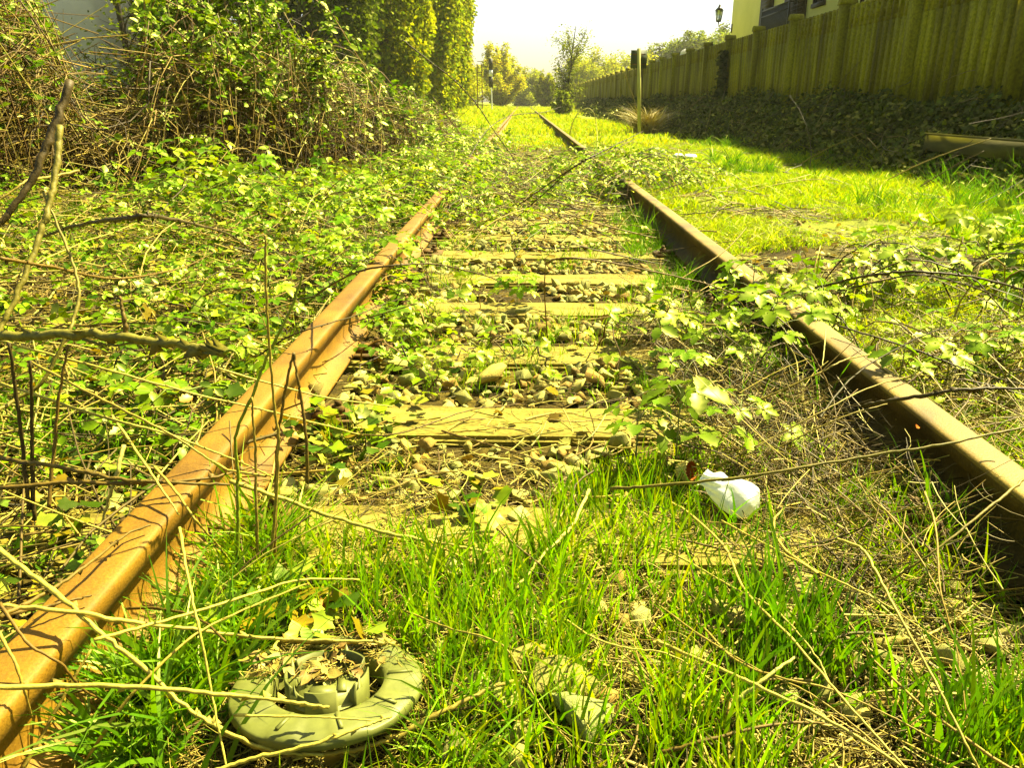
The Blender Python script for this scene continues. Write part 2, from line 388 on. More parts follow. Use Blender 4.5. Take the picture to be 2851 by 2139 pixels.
def stone(x, y, s, label, z=None, t=None, group='loose ballast stones', rot=None, c=None):
    i = int(rng.integers(len(ST))) if t is None else t
    me = ST_ME[i]
    if c is not None:
        me = mesh_from('ballast_stone', ST[i][0], ST[i][1], np.tile(np.array(c) * WARM, (len(ST[i][0]), 1)))
    o = link('ballast_stone', me, M_stone)
    o.location = (x, y, (float(zg(x, y)) + s * .30) if z is None else z)
    o.rotation_euler = rot if rot is not None else (U(-.4, .4), U(-.4, .4), U(0, 6.3)); o.scale = (s, s, s)
    return tag(o, label, 'stone', group)
# the big foreground stones, traced one by one: px, py (centre), width px, colour
BIG = [(1620, 2010, 165, 'large grey green stone with a flat sunlit top, biggest at the bottom edge', (.22, .235, .12), 0),
       (1575, 1930, 175, 'broad mossy dark stone behind the large flat-topped stone', (.17, .155, .05), 1),
       (1410, 1970, 100, 'upright dark green stone beside the grass tuft near the bottom edge', (.15, .17, .07), 2),
       (1435, 2055, 120, 'wedge-shaped yellowish stone in front of the upright dark green stone', (.27, .24, .1), 3),
       (1265, 2090, 110, 'dark olive stone lying in straw right of the cover', (.15, .14, .06), 4),
       (1340, 1910, 110, 'flat slanted olive stone under a dry cane', (.2, .2, .08), 5),
       (1455, 2125, 90, 'pale square stone cut off by the bottom edge', (.33, .29, .12), 6),
       (1490, 1755, 105, 'rounded green grey stone shaded under bent grass', (.17, .18, .07), 7),
       (1480, 1850, 130, 'brown flat stone half buried behind the bottom stones', (.25, .2, .07), 8),
       (1660, 1695, 65, 'small pale stone beside the grass right of the track middle', (.34, .31, .15), 9),
       (1395, 1610, 70, 'pale flat stone leaning on the straw before the nearest sleeper', (.38, .33, .15), 10),
       (880, 1105, 85, 'dark reddish stone lying against the foot of the rusty rail', (.13, .10, .03), 11),
       (1135, 1060, 55, 'greenish block-shaped stone next to the rail foot', (.25, .26, .11), 12),
       (1370, 1050, 95, 'large tan stone on the ballast before the third sleeper', (.33, .25, .09), 13),
       (1650, 1055, 62, 'reddish brown stone at the edge of the ballast heap', (.30, .18, .06), 0),
       (1460, 870, 48, 'small dark stone lying on top of a sleeper', (.17, .17, .07), 1),
       (1450, 1435, 75, 'white sunlit flat stone below the white bag', (.40, .37, .2), 3)]
for px, py, w, lab, c, t in BIG:
    zc = .012 if (px, py) == (1460, 870) else -.005
    p = Pz(px, py, zc + .012); d = np.linalg.norm(p - CP); s = w * d / FPX * 1.3
    stone(p[0], p[1], s, lab, z=max(zc + s * .2, .0), t=t, c=c, group='distinct stones by the track')
# individual ballast stones of the beds between the sleepers
def bed(n, y0, y1, x0=-.52, x1=.80):
    x = U(x0, x1, n); y = U(y0, y1, n)
    k = (y - SL_Y[0]) / .595; on = np.abs(k - np.round(k)) * .595
    ok = (on > .125) & (vn(x * 2.2, y * 2.2, 31) > .20); return x[ok], y[ok]
sx, sy = bed(620, .85, 4.6)
o_ = np.argsort(sy); sx, sy = sx[o_], sy[o_]
keep = rng.permutation(len(sx))[:283]
for i in keep:
    stone(sx[i], sy[i], float(np.clip(rng.lognormal(math.log(.062), .25), .036, .10)), 'angular pale ballast stone among many alike between the sleepers', group='ballast stones between the sleepers')
b = Batch()
for rnd, (n, y0, y1, x0, x1) in enumerate([(9500, .6, 9, -.52, .80), (1500, 9, 25, -.5, .78), (900, .6, 8, -1.3, -.68), (1300, .7, 7, .97, 1.9)]):
    x, y = bed(n, y0, y1, x0, x1)
    ti = rng.integers(len(ST), size=len(x)); s = np.clip(rng.lognormal(math.log(.036 if rnd != 1 else .045), .35, len(x)), .012, .07)
    for t in range(len(ST)):
        m = ti == t; n_ = m.sum()
        scatter(b, ST[t], np.stack([x[m], y[m], zg(x[m], y[m]) + s[m] * .22], 1), rdir(n_), np.array([0, 0, 1.]) + .5 * rng.standard_normal((n_, 3)), s[m], vary(pick(STC, n_), n_, .15, .04))
tag(b.build('ballast_gravel', M_stone), 'small crushed ballast gravel filling the track between the sleepers', 'gravel', kind='stuff')

# ================================================================ concrete fence
FX, FZ0, FZ1 = 5.2, .54, 2.22
fence = empty('concrete_fence', (FX, 8, FZ0))
tag(fence, 'long stained concrete fence of upright slats with a pierced scalloped top', 'fence')
ORG = np.array([FX, 8, FZ0])
def fence_panel(y0, y1, slits):
    b = Batch(); n = 12; w = (y1 - y0) / n
    for i in range(n):
        a = y0 + i * w; g = .026 if slits else .024
        dpt = .045
        box(b, FX - dpt, FX + .02, a + g, a + w - g, FZ0, FZ1 - .34)
        box(b, FX - dpt, FX + .02, a + w * .28, a + w * .72, FZ1 - .34, FZ1 - .05)
        # rounded head of each slat
        t = np.linspace(0, math.pi, 7); r = w * .40
        yy = a + w / 2 + r * np.cos(t); zz = FZ1 - .05 + r * .75 * np.sin(t)
        V = np.concatenate([np.stack([np.full(7, FX - dpt), yy, zz], 1), np.stack([np.full(7, FX + .02), yy, zz], 1)])
        k = np.arange(6); b.add(V, [np.stack([k, k + 1, k + 8, k + 7], 1), [list(range(6, -1, -1))], [list(range(7, 14))], [(0, 7, 13, 6)]])
    for z0, z1 in ((FZ1 - .335, FZ1 - .275), (FZ1 - .205, FZ1 - .150), (FZ1 - .085, FZ1 - .045)):
        box(b, FX - .026, FX + .012, y0, y1, z0, z1)
    box(b, FX - .045, FX + .03, y0, y1, FZ0 - .3, FZ0 + .02)
    if slits:
        for zz in (.30, .72, 1.08): box(b, FX - .012, FX + .012, y0, y1, FZ0 + zz, FZ0 + zz + .09)
    else: box(b, FX + .002, FX + .016, y0, y1, FZ0 + .02, FZ1 - .335)
    return b.build('fence_panel', M_conc, fence, org=ORG)
PY0, PSP = 3.85, 2.5
NP = 38
for k in range(NP + 1):
    y = PY0 + k * PSP
    b = Batch(); box(b, FX - .14, FX + .06, y - .09, y + .09, FZ0 - .3, FZ1 + .02)
    t = np.linspace(0, math.pi, 9)
    yy = y + .12 * np.cos(t); zz = FZ1 + .02 + .11 * np.sin(t)
    V = np.concatenate([np.stack([np.full(9, FX - .16), yy, zz], 1), np.stack([np.full(9, FX + .08), yy, zz], 1)]); q = np.arange(8)
    b.add(V, [np.stack([q, q + 1, q + 10, q + 9], 1), [list(range(8, -1, -1))], [list(range(9, 18))], [(0, 9, 17, 8)]])
    b.build('fence_post', M_conc, fence, org=ORG)
    if k < NP: fence_panel(y + .09, y + PSP - .09, k < 3)

# retaining beams in the ivy bank
M_beam = m_noise('grey_beam', [(.3, (.05, .045, .010)), (.7, (.10, .09, .024))], 4, .9, .2, .4, stretch=(3, .6, 3))
b = Batch(); box(b, -.03, .03, -1.6, 1.2, -.075, .075); box(b, -.045, .045, -1.6, 1.2, .075, .095)
o = b.build('retaining_beam', M_beam); o.location = (4.12, 7.15, .40); o.rotation_euler = (0, .1, .02)
tag(o, 'weathered beam lying level along the ivy bank, lit along its upper edge', 'beam', 'beams along the bank')
b = Batch(); box(b, -.03, .03, -1.2, 1.2, -.07, .07)
o = b.build('retaining_beam', M_beam); o.location = (4.0, 6.35, .12); o.rotation_euler = (0, .1, .02)
tag(o, 'lower dark beam in the shade beneath the other beam', 'beam', 'beams along the bank')

# ================================================================ house behind the fence
M_cream = m_noise('cream_render', [(.3, (.66, .62, .14)), (.7, (.76, .71, .19))], .8, .95, .1, .15, 8, dist=.005, white=True)
M_white = m_noise('white_render', [(.3, (.58, .56, .40)), (.7, (.70, .68, .5))], .6, .95, .1, .15, 8, dist=.005, white=True)
M_dark = m_noise('dark_wood', [(.3, (.018, .011, .004)), (.7, (.045, .028, .009))], 5, .6, .3, .3, stretch=(1, 1, .2))
M_black = m_noise('black_iron', [(.3, (.012, .012, .008)), (.7, (.03, .03, .018))], 20, .5, .4, .2)
M_glass, _nt, _p, _o = mat_new('lamp_glass'); _p.inputs['Base Color'].default_value = (.55, .6, .4, 1); _p.inputs['Roughness'].default_value = .15; _p.inputs['Transmission Weight'].default_value = .6
M_win, _nt, _p, _o = mat_new('window_glass'); _p.inputs['Base Color'].default_value = (.02, .025, .015, 1); _p.inputs['Roughness'].default_value = .08
M_roof = m_noise('roof_tile', [(.3, (.16, .07, .02)), (.7, (.28, .13, .04))], 6, .9, .2, .6)
HX = 9.0; HY1 = PX(2037, 60, HX)[1]
def yat(px): return PX(px, 60, HX)[1]
house = empty('cream_house', (HX, 28, .6)); tag(house, 'cream yellow house with dark shutters and an iron balcony, behind the fence', 'house')
HO = np.array([HX, 28, .6])
b = Batch(); box(b, HX, HX + 9, 13, HY1, .3, 8.2); b.build('wall', M_cream, house, org=HO)
b = Batch()
b.add([(HX - .7, 12.3, 8.2), (HX + 9.7, 12.3, 8.2), (HX + 9.7, HY1 + .7, 8.2), (HX - .7, HY1 + .7, 8.2), (HX + 4.5, 12.3, 10.6), (HX + 4.5, HY1 + .7, 10.6)],
      [[(0, 3, 5, 4), (1, 4, 5, 2), (0, 1, 2, 3)], [(0, 4, 1), (2, 5, 3)]]); b.build('roof', M_roof, house, org=HO)
d0, d1, d2, d3 = yat(2120), yat(2150), yat(2186), yat(2240)
BD = .38; zt = PX(2165, 14, HX - BD)[2]
for a, c in ((d1, d0), (d3, d2)):
    b = Batch(); box(b, HX - .10, HX - .002, c * 0 + min(a, c), max(a, c), zt - 1.1, zt + 2.0)
    for z in np.arange(zt - 1.0, zt + 1.9, .12): box(b, HX - .115, HX - .10, min(a, c) + .06, max(a, c) - .06, z, z + .07)
    b.build('shutter', M_dark, house, org=HO)
ya, yb = PX(2192, 60, HX - BD)[1], PX(2119, 60, HX - BD)[1]
b = Batch(); box(b, HX - BD - .01, HX - .002, ya - .1, yb + .1, zt - 1.22, zt - 1.05); b.build('balcony_slab', M_cream, house, org=HO)
b = Batch()
box(b, HX - BD, HX - BD + .05, ya, yb, zt - .03, zt + .01); box(b, HX - BD, HX - BD + .05, ya, yb, zt - .98, zt - .95); box(b, HX - BD, HX - BD + .05, ya, yb, zt - .22, zt - .19)
for y in np.arange(ya, yb, .13): box(b, HX - BD + .015, HX - BD + .045, y, y + .035, zt - 1.05, zt - .03)
for y in (ya, yb):
    box(b, HX - BD, HX - .002, y, y + .04, zt - .03, zt + .01); box(b, HX - BD - .005, HX - BD + .045, y, y + .05, zt - 1.05, zt + .08)
    for x in np.arange(HX - BD + .13, HX - .05, .13): box(b, x, x + .02, y + .01, y + .03, zt - 1.05, zt - .03)
b.build('balcony_railing', M_black, house, org=HO)
wy0, wy1 = yat(2290), yat(2262); wz = PX(2275, 8, HX)[2]
f = Batch(); box(f, HX - .08, HX - .002, wy0 - .1, wy1 + .1, wz - .12, wz); box(f, HX - .05, HX - .002, wy0 - .06, wy0, wz, wz + 1.2); box(f, HX - .05, HX - .002, wy1, wy1 + .06, wz, wz + 1.2); box(f, HX - .05, HX - .002, wy0, wy1, wz + 1.14, wz + 1.2)
wf = f.build('window', M_dark, house, org=HO)
g = Batch(); box(g, HX - .03, HX - .003, wy0, wy1, wz, wz + 1.14); g.build('pane', M_win, wf, org=HO)
b = Batch(); cyl(b, (HX - .09, yat(2402), .5), .055, 7.6, 12); b.build('drainpipe', M_dark, house, org=HO)
b = Batch(); cyl(b, (HX - .06, yat(2244), zt - 1.9), .03, 4, 8); b.build('drainpipe', M_dark, house, org=HO)

# wall lantern on the house corner
LY = HY1 - .15; lz = PX(2003, 40, HX - .52)[2]
lx = HX - .60
lan = empty('wall_lantern', (HX, LY, lz - .5)); tag(lan, 'black glazed lantern on a scrolled bracket at the cream house corner', 'lantern'); LO = np.array([HX, LY, lz - .5])
b = Batch(); arm = catmull([(HX, LY, lz - .62), (HX - .2, LY, lz - .52), (HX - .42, LY, lz - .60), (lx, LY, lz - .42)], 24); tubes(b, arm, .014, 6, (0, 0, 0))
a = np.linspace(0, 5.5, 26); sc = np.stack([HX - .2 + .10 * (1 - a / 8) * np.cos(a), np.full(26, LY), lz - .42 + .10 * (1 - a / 8) * np.sin(a)], 1); tubes(b, sc, .010, 5, (0, 0, 0))
box(b, HX - .03, HX + .01, LY - .05, LY + .05, lz - .74, lz - .40); b.build('bracket', M_black, lan, org=LO)
b = Batch(); cyl(b, (lx, LY, lz + .14), .19, .14, 8, .06); cyl(b, (lx, LY, lz + .28), .06, .07, 8, .045); cyl(b, (lx, LY, lz + .35), .02, .10, 8, .004)
cyl(b, (lx, LY, lz - .31), .10, .03, 8, .11); cyl(b, (lx, LY, lz - .42), .015, .11, 8, .03)
for k in range(8):
    t = k * math.pi / 4; tubes(b, np.array([(lx + .10 * math.cos(t), LY + .10 * math.sin(t), lz - .29), (lx + .165 * math.cos(t), LY + .165 * math.sin(t), lz + .14)]), .010, 4, (0, 0, 0))
b.build('lantern_frame', M_black, lan, org=LO)
b = Batch(); cyl(b, (lx, LY, lz - .285), .088, .42, 8, .15); b.build('glass', M_glass, lan, org=LO)

# pale round-topped pillar behind the fence
p = PY(1912, 150, 45.); b = Batch()
cyl(b, (0, 0, 0), .34, p[2] + .02 - .6, 20); t = np.linspace(0, math.pi / 2, 7)
for i in range(6): cyl(b, (0, 0, p[2] - .58 + .25 * math.sin(t[i])), .34 * math.cos(t[i]), .25 * (math.sin(t[i + 1]) - math.sin(t[i])), 20, max(.34 * math.cos(t[i + 1]), .005))
o = b.build('white_pillar', M_white); o.location = (p[0], 45, .6); tag(o, 'pale round-topped pillar showing above the fence before the wooded hill', 'pillar')

# white building behind the thicket
wb = empty('white_building', (-13, 24, 0)); tag(wb, 'white building glimpsed through the brambles at the upper left', 'building'); WO = np.array([-13, 24, 0])
wx = -11.0; wy0, wy1, wy2 = PX(272, 90, wx)[1], PX(375, 90, wx)[1], PX(428, 90, wx)[1]
b = Batch(); box(b, wx - 9, wx, wy0, wy2, -.2, 7.4); b.build('wall', M_white, wb, org=WO)
b = Batch(); box(b, wx - .003, wx + .14, wy1, wy2 + .05, -.2, 7.4); b.build('corner_pilaster', M_white, wb, org=WO)
b = Batch(); box(b, wx - .002, wx + .05, wy0 - .05, wy1 - .003, 5.3, 5.5); b.build('cornice', M_white, wb, org=WO)
b = Batch(); box(b, wx - 9.5, wx + .5, wy0 - .5, wy2 + .5, 7.4, 7.65); b.build('roof', M_roof, wb, org=WO)

# striped railway marker
MY = 58.; p0 = PY(1370, 302, MY); p1 = PY(1365, 162, MY); M_paintw = m_noise('white_paint', [(.3, (.62, .60, .42)), (.7, (.74, .72, .52))], 4, .6, .3, .2, white=True)
mk = empty('striped_marker', (p0[0], MY, float(zg(p0[0], MY)))); tag(mk, 'upright black and white banded railway marker on a thin white post', 'marker post'); MO = np.array(mk.location)
lean = (p1[0] - p0[0])
b = Batch(); z0 = float(zg(p0[0], MY)); za, zb, zc_, zd = [PY(1365, q, MY)[2] for q in (243, 212, 194, 162)]
tubes(b, np.array([(p0[0], MY + .04, z0), (p1[0], MY + .04, zd + .18)]), .04, 8, (0, 0, 0)); b.build('post', M_paintw, mk, org=MO)
for name, mt, lo, hi in (('band', M_black, za, zb), ('band', M_paintw, zb, zc_), ('band', M_black, zc_, zd)):
    b = Batch(); xm = p1[0] + .03; box(b, xm - .13, xm + .13, MY - .03, MY - .002, lo + .002, hi - .002); b.build(name, mt, mk, org=MO)
# thin mast pair behind the marker
p0 = PY(1330, 300, 50.); b = Batch()
for dx in (0, .28): tubes(b, np.array([(p0[0] + dx, 50, -.1), (p0[0] + dx, 50, PY(1330, 178, 50.)[2])]), .03, 6, (0, 0, 0))
for z in (1.0, 1.7, 2.4, 3.0): box(b, p0[0], p0[0] + .28, 49.99, 50.01, z, z + .03)
o = b.build('ladder_mast', M_iron); tag(o, 'thin dark ladder-like mast standing left of the striped marker', 'mast')

# sign seen from behind
SY = 20.6; p0 = PY(1783, 330, SY); p1 = PY(1779, 134, SY); sg = empty('sign_board', (p0[0], SY, 0)); tag(sg, 'square sign seen from its dark back on a weathered post', 'sign'); SO = np.array([p0[0], SY, 0])
M_post = m_noise('grey_post', [(.3, (.28, .27, .10)), (.7, (.42, .40, .18))], 10, .8, .2, .4, stretch=(3, 3, .5))
M_signb = m_noise('sign_back', [(.3, (.025, .035, .014)), (.7, (.05, .065, .026))], 5, .6, .3, .2)
b = Batch(); tubes(b, np.array([(p0[0], SY, -.1), (p1[0], SY, p1[2])]), .045, 10, (0, 0, 0), True); b.build('post', M_post, sg, org=SO)
q0 = PY(1755, 190, SY + .08); q1 = PY(1802, 139, SY + .08)
b = Batch(); box(b, q0[0], q1[0], SY + .065, SY + .085, q0[2], q1[2]); b.build('board', M_signb, sg, org=SO)
b = Batch(); box(b, q0[0] + .04, q1[0] - .04, SY + .046, SY + .0645, q0[2] + .08, q0[2] + .11); box(b, q0[0] + .04, q1[0] - .04, SY + .046, SY + .0645, q1[2] - .11, q1[2] - .08); b.build('clamp', M_iron, sg, org=SO)

# small white-topped box in the meadow
p = Pz(1905, 452, .03); bxo = empty('litter_box', (p[0], p[1], float(zg(p[0], p[1]))), (0, .03, -.25)); tag(bxo, 'small white-topped box with a reddish brown side lying in the grass', 'box')
M_brown = m_noise('red_brown_card', [(.3, (.10, .04, .012)), (.7, (.2, .085, .022))], 12, .8, .2, .2)
b = Batch(); box(b, -.125, .125, -.09, .09, .0, .075); b.build('box_body', M_brown, bxo)
b = Batch()
lo, hi = np.array([(-.15, -.11), (.15, -.11), (.15, .11), (-.15, .11)]), np.array([(-.125, -.085), (.125, -.085), (.125, .085), (-.125, .085)])
b.add(np.concatenate([np.c_[lo, np.full(4, .075)], np.c_[lo, np.full(4, .105)], np.c_[hi, np.full(4, .125)]]), [[(0, 3, 2, 1), (0, 1, 5, 4), (1, 2, 6, 5), (2, 3, 7, 6), (3, 0, 4, 7), (4, 5, 9, 8), (5, 6, 10, 9), (6, 7, 11, 10), (7, 4, 8, 11), (8, 9, 10, 11)]])
b.build('lid', M_paintw, bxo)

# ================================================================ trees
def grow_tree(name, label, x, y, h, crown, leafcol, group=None, nl=6000, ls=.12, trunk_r=.12, bark=(.09, .07, .02), limbs=14, lean=(0, 0), trunk_h=.3, sway=.25, up=.8, z=None, clump=.16):
    """crown: (centre height fraction, radius x, radius z fraction of h)"""
    z = float(zg(x, y)) if z is None else z
    t = empty(name, (x, y, z)); tag(t, label, 'tree', group)
    b = Batch(); tops = []
    tr = catmull([(0, 0, -.1), (lean[0] * .3, lean[1] * .3, h * trunk_h), (lean[0] * .7, lean[1] * .7, h * .62), (lean[0], lean[1], h * .93)], 16)
    tubes(b, tr, np.linspace(trunk_r, trunk_r * .12, 16), 8, bark)
    cf, rx, rz = crown
    for i in range(limbs):
        f = U(trunk_h * .8, .88); p = tr[int(f * 15)]; a = U(0, 6.28)
        L = rx * U(.75, 1.15) * (1 - abs(f - cf) * .8); d = np.array([math.cos(a), math.sin(a), up * U(.6, 1.4)])
        e = p + d * L; m_ = p + d * L * .5 + rng.standard_normal(3) * sway * L * .4
        pts = catmull([p, m_, e], 9); tubes(b, pts, np.linspace(trunk_r * .38 * (1 - f * .5), trunk_r * .06, 9), 5, bark)
        tops += list(pts[3:]); 
        for _ in range(3):
            q = pts[int(U(3, 8))]; e2 = q + nrm(rng.standard_normal(3) + np.array([0, 0, up * .7])) * L * U(.3, .6)
            tw = catmull([q, (q + e2) / 2 + rng.standard_normal(3) * .06 * L, e2], 6); tubes(b, tw, np.linspace(trunk_r * .12, trunk_r * .03, 6), 4, bark); tops += list(tw[2:])
    b.build('trunk', M_bark, t)
    if nl:
        tops = np.array(tops); P = tops[rng.integers(len(tops), size=nl)] + rng.standard_normal((nl, 3)) * clump * rx
        b = Batch(); scatter(b, LEAFS, P, rdir(nl, -.2), rdir(nl, .9), U(.6, 1.3, nl) * ls, vary(pick(leafcol, nl), nl, .25, .08)); b.build('crown', M_crown, t)
    return t
def column_tree(name, label, x, y, h, r, leafcol, n, ls, group):
    z = float(zg(x, y)); t = empty(name, (x, y, z)); tag(t, label, 'tree', group)
    b = Batch(); tubes(b, catmull([(0, 0, -.1), (.1, 0, h * .5), (0, .05, h * .95)], 10), np.linspace(.2, .03, 10), 7, (.1, .075, .02))
    for i in range(46):
        a = U(0, 6.28); f = U(.02, .7); rr = r * U(.5, .95); p = np.array([0.05, 0, h * f])
        L = h * U(.12, .3); e = p + np.array([math.cos(a) * rr, math.sin(a) * rr, L]); m_ = p + np.array([math.cos(a) * rr * .75, math.sin(a) * rr * .75, L * .35])
        tubes(b, catmull([p, m_, e], 7), np.linspace(.04, .01, 7), 4, (.12, .09, .025))
    b.build('trunk', M_bark, t)
    # leaf sprays: vertical streaky clumps on the column's shell
    ns = n // 26; a = U(0, 6.28, ns); f = U(0, 1, ns) ** .9
    prof_ = r * (.72 + .28 * np.sin(np.pi * np.clip(f * 1.15, 0, 1))) * (1 - .75 * f ** 5) * (.72 + .38 * vn(a * 2.2, f * 9, int(x * 7) & 15))
    c = np.stack([np.cos(a) * prof_, np.sin(a) * prof_, f * h], 1)
    sc = vary(pick(leafcol, ns), ns, .22, .05)
    P = np.repeat(c, 26, 0) + rng.standard_normal((ns * 26, 3)) * np.array([.10, .10, .34]) * (r / 1.5)
    m = len(P); b = Batch(); scatter(b, LEAFS, P, rdir(m, -.6), rdir(m, .5), U(.6, 1.3, m) * ls, vary(np.repeat(sc, 26, 0), m, .12, .05)) if False else None
    b = Batch(); cc = np.repeat(sc, 26, 0) * (1 + .15 * rng.standard_normal((m, 1)))
    scatter(b, LEAFS, P, rdir(m, -.6), rdir(m, .5), U(.6, 1.3, m) * ls, np.clip(cc, .002, 1)); b.build('crown', M_crown, t)
YG = [(.23, .27, .003), (.17, .23, .003), (.28, .29, .003), (.11, .16, .003)]
for (x, y, h, r, lab) in ((-4.3, 46, 15, 1.6, 'tall leafy column of bright spring green, closest to the sky gap'),
                          (-4.6, 38, 15, 1.9, 'tall leafy green column, second from the open sky'),
                          (-5.4, 31, 14, 2.0, 'tall leafy green column, third from the open sky'),
                          (-6.8, 27, 13, 2.1, 'darker green leafy column, farthest from the sky gap')):
    column_tree('columnar_tree', lab, x, y, h, r, YG if y > 30 else [(.07, .11, .006), (.10, .14, .006), (.05, .08, .005)], 52000, .17, 'tall green columns beyond the thicket')
for (x, y, h, lab) in ((-6.4, 17, 6.5, 'thin bare tree with sparse buds, just left of the green columns'), (-7.6, 18, 7.5, 'dark bare tree behind the thicket top'), (-9.2, 20, 8, 'bare branching tree beside the white building'), (-5.3, 19, 6, 'slim bare tree standing close before the green columns')):
    grow_tree('bare_tree', lab, x, y, h, (.6, 1.6, .4), [(.07, .10, .006), (.11, .14, .008)], 'bare trees behind the thicket', 900, .10, .11, (.035, .026, .009), 22, (U(-.6, .6), 0), .15)
grow_tree('dark_conifer', 'dark brownish evergreen behind the bramble thicket', -8.3, 22, 11, (.5, 1.7, .5), [(.03, .028, .006), (.045, .05, .008)], None, 14000, .16, .2, (.03, .02, .008), 34, (0, 0), .05, .2, .2)
p = PY(1570, 300, 55.)
grow_tree('slender_tree', 'slender forked tree with sparse spring leaves, alone against the sky', p[0] - .1, 55, 5.7, (.68, 1.25, .4), [(.10, .13, .008), (.14, .17, .008)], None, 3600, .12, .13, (.045, .035, .01), 26, (.75, 0), .12, .3, 1.5, clump=.18)
b = Batch(); n = 2600; a = U(0, 6.28, n); f = U(0, 1, n); rr = (.30 - .14 * f) * (1 + .4 * rng.standard_normal(n))
scatter(b, LEAFS, np.stack([rr * np.cos(a) + f * .35, rr * np.sin(a), f * 2.2], 1), rdir(n), rdir(n, .6), U(.06, .13, n), vary((.03, .045, .006), n, .3))
o = b.build('ivy_clump', M_crown); o.location = (p[0] - .1, 55, 0); tag(o, 'dark ivy wrapped round the foot of the slender tree', 'ivy')
def bush(name, label, x, y, w, h, cols, n, ls, group, z=None, cat='bush'):
    n = n * 2; ls = ls * .72
    z = float(zg(x, y)) if z is None else z
    t = empty(name, (x, y, z)); tag(t, label, cat, group); b = Batch(); pts = []
    for i in range(40):
        a = U(0, 6.28); q = U(.1, 1) ** .6; e = np.array([math.cos(a) * w * q, math.sin(a) * w * q, h * math.sqrt(max(.05, 1 - q * q * .9)) * U(.7, 1.1)])
        c = catmull([(e[0] * .1, e[1] * .1, 0), e * .55 + rng.standard_normal(3) * .06 * w, e], 8); tubes(b, c, np.linspace(.03, .006, 8) * h / 3, 4, (.11, .085, .02)); pts += list(c[2:])
    b.build('branches', M_bark, t); pts = np.array(pts)
    m = n // 14; cl = pts[rng.integers(len(pts), size=m)] + rng.standard_normal((m, 3)) * .07 * w; cc = vary(pick(cols, m), m, .25, .05)
    P = np.repeat(cl, 14, 0) + rng.standard_normal((m * 14, 3)) * .05 * w; P[:, 2] = np.abs(P[:, 2]); k = len(P)
    b = Batch(); scatter(b, LEAFS, P, rdir(k), rdir(k, .8), U(.6, 1.3, k) * ls, vary(np.repeat(cc, 14, 0), k, .12, .04)); b.build('foliage', M_crown, t)
    return t
YEL = [(.42, .38, .006), (.38, .37, .006), (.32, .34, .006)]
OLV = [(.26, .29, .006), (.32, .33, .006), (.20, .24, .005)]
G1 = 'bushes closing off the far end of the line'
for a in (('yellow_bush', 'golden yellow bush right beside the striped marker', -2.6, 92, 2.6, 6.2, YEL, 16000, .26, G1),
          ('green_bush', 'yellow green bush behind the striped marker', -5.5, 85, 2.6, 5.0, OLV, 12000, .24, G1),
          ('green_bush', 'low green bush at the foot of the tall columns', -5.2, 60, 2.2, 3.0, OLV, 9000, .18, G1),
          ('green_bush', 'olive bush where the rails meet at the vanishing point', .6, 135, 3.6, 5.2, OLV, 12000, .35, G1),
          ('green_bush', 'bright bush right of the rails at the vanishing point', 2.6, 95, 1.5, 3.6, OLV, 9000, .22, G1),
          ('green_bush', 'light green bush at the foot of the slender tree', 2.3, 50, .7, 1.4, [(.14, .2, .008), (.18, .23, .008)], 5000, .13, G1),
          ('green_bush', 'hazy yellow green bush above the far end of the fence', 9, 120, 5, 6.5, OLV, 12000, .35, G1),
          ('green_bush', 'wide pale bush peeping over the fence left of the sign', 15.5, 125, 6, 6.5, OLV, 12000, .4, G1),
          ('green_bush', 'far bush left of the olive bush at the end of the rails', -3.4, 140, 4.0, 7.5, YEL + OLV, 12000, .4, G1)):
    bush(*a)
HG = [(.12, .16, .01), (.16, .20, .01), (.10, .14, .008)]
for i, (px, py, lab) in enumerate(((1835, 150, 'lowest round tree on the hill, nearest the sign'), (1880, 128, 'hill tree just left of the white pillar'), (1925, 112, 'hill tree directly above the white pillar'), (1965, 100, 'hill tree under the lantern'), (2005, 90, 'tallest hill tree, against the cream house corner'), (2060, 92, 'hill tree mostly hidden behind the cream house'))):
    p = PY(px, py, 125.); bush('hill_tree', 'green ' + lab, p[0], 125 + U(-5, 5), 5.0, (p[2] - .6) * 1.02, HG, 16000, .45, 'trees on the wooded hill', z=.6, cat='tree')
# ================================================================ ground vegetation (nobody could count it)
GR = [(.13, .27, .003), (.18, .32, .004), (.085, .20, .004), (.26, .33, .005)]
GRD = [(.055, .16, .006), (.08, .19, .006), (.12, .23, .005)]
STR = [(.24, .185, .045), (.18, .125, .025), (.33, .27, .08), (.10, .066, .012), (.05, .033, .006)]
def offrail(x): return (np.abs(x - RL) > .055) & (np.abs(x - RR) > .055)
def grass(b, n, x0, x1, y0, y1, h, w, cols, thr=.45, sc=3.0, seed=40, lean=(.15, .8), seg=4, mask=None, clump=0, hn=1.0, tight=.022):
    if clump:
        m = max(1, n // clump); cx = U(x0, x1, m); cy = U(y0, y1, m); x = np.repeat(cx, clump) + tight * rng.standard_normal(m * clump); y = np.repeat(cy, clump) + tight * rng.standard_normal(m * clump)
        hs = np.repeat(U(.6, 1.25, m), clump)
    else: x = U(x0, x1, n); y = U(y0, y1, n); hs = np.ones(n)
    nz = vn(x * sc, y * sc, seed); ok = (nz > thr) & offrail(x) & ((((x + .262) / .15) ** 2 + ((y - .86) / .155) ** 2) > 1)
    if mask is not None: ok &= mask(x, y)
    x, y, nz, hs = x[ok], y[ok], nz[ok], hs[ok]; k = len(x)
    if not k: return
    H = h * U(.45, 1.15, k) * hs * (1 - hn * .5 + hn * np.clip((nz - thr) / (1 - thr) * 1.6, 0, 1) * .8)
    blades(b, np.stack([x, y, zg(x, y) - .008], 1), H, w * U(.6, 1.4, k), U(0, 6.28, k), U(*lean, k), vary(pick(cols, k), k, .16, .06), seg)
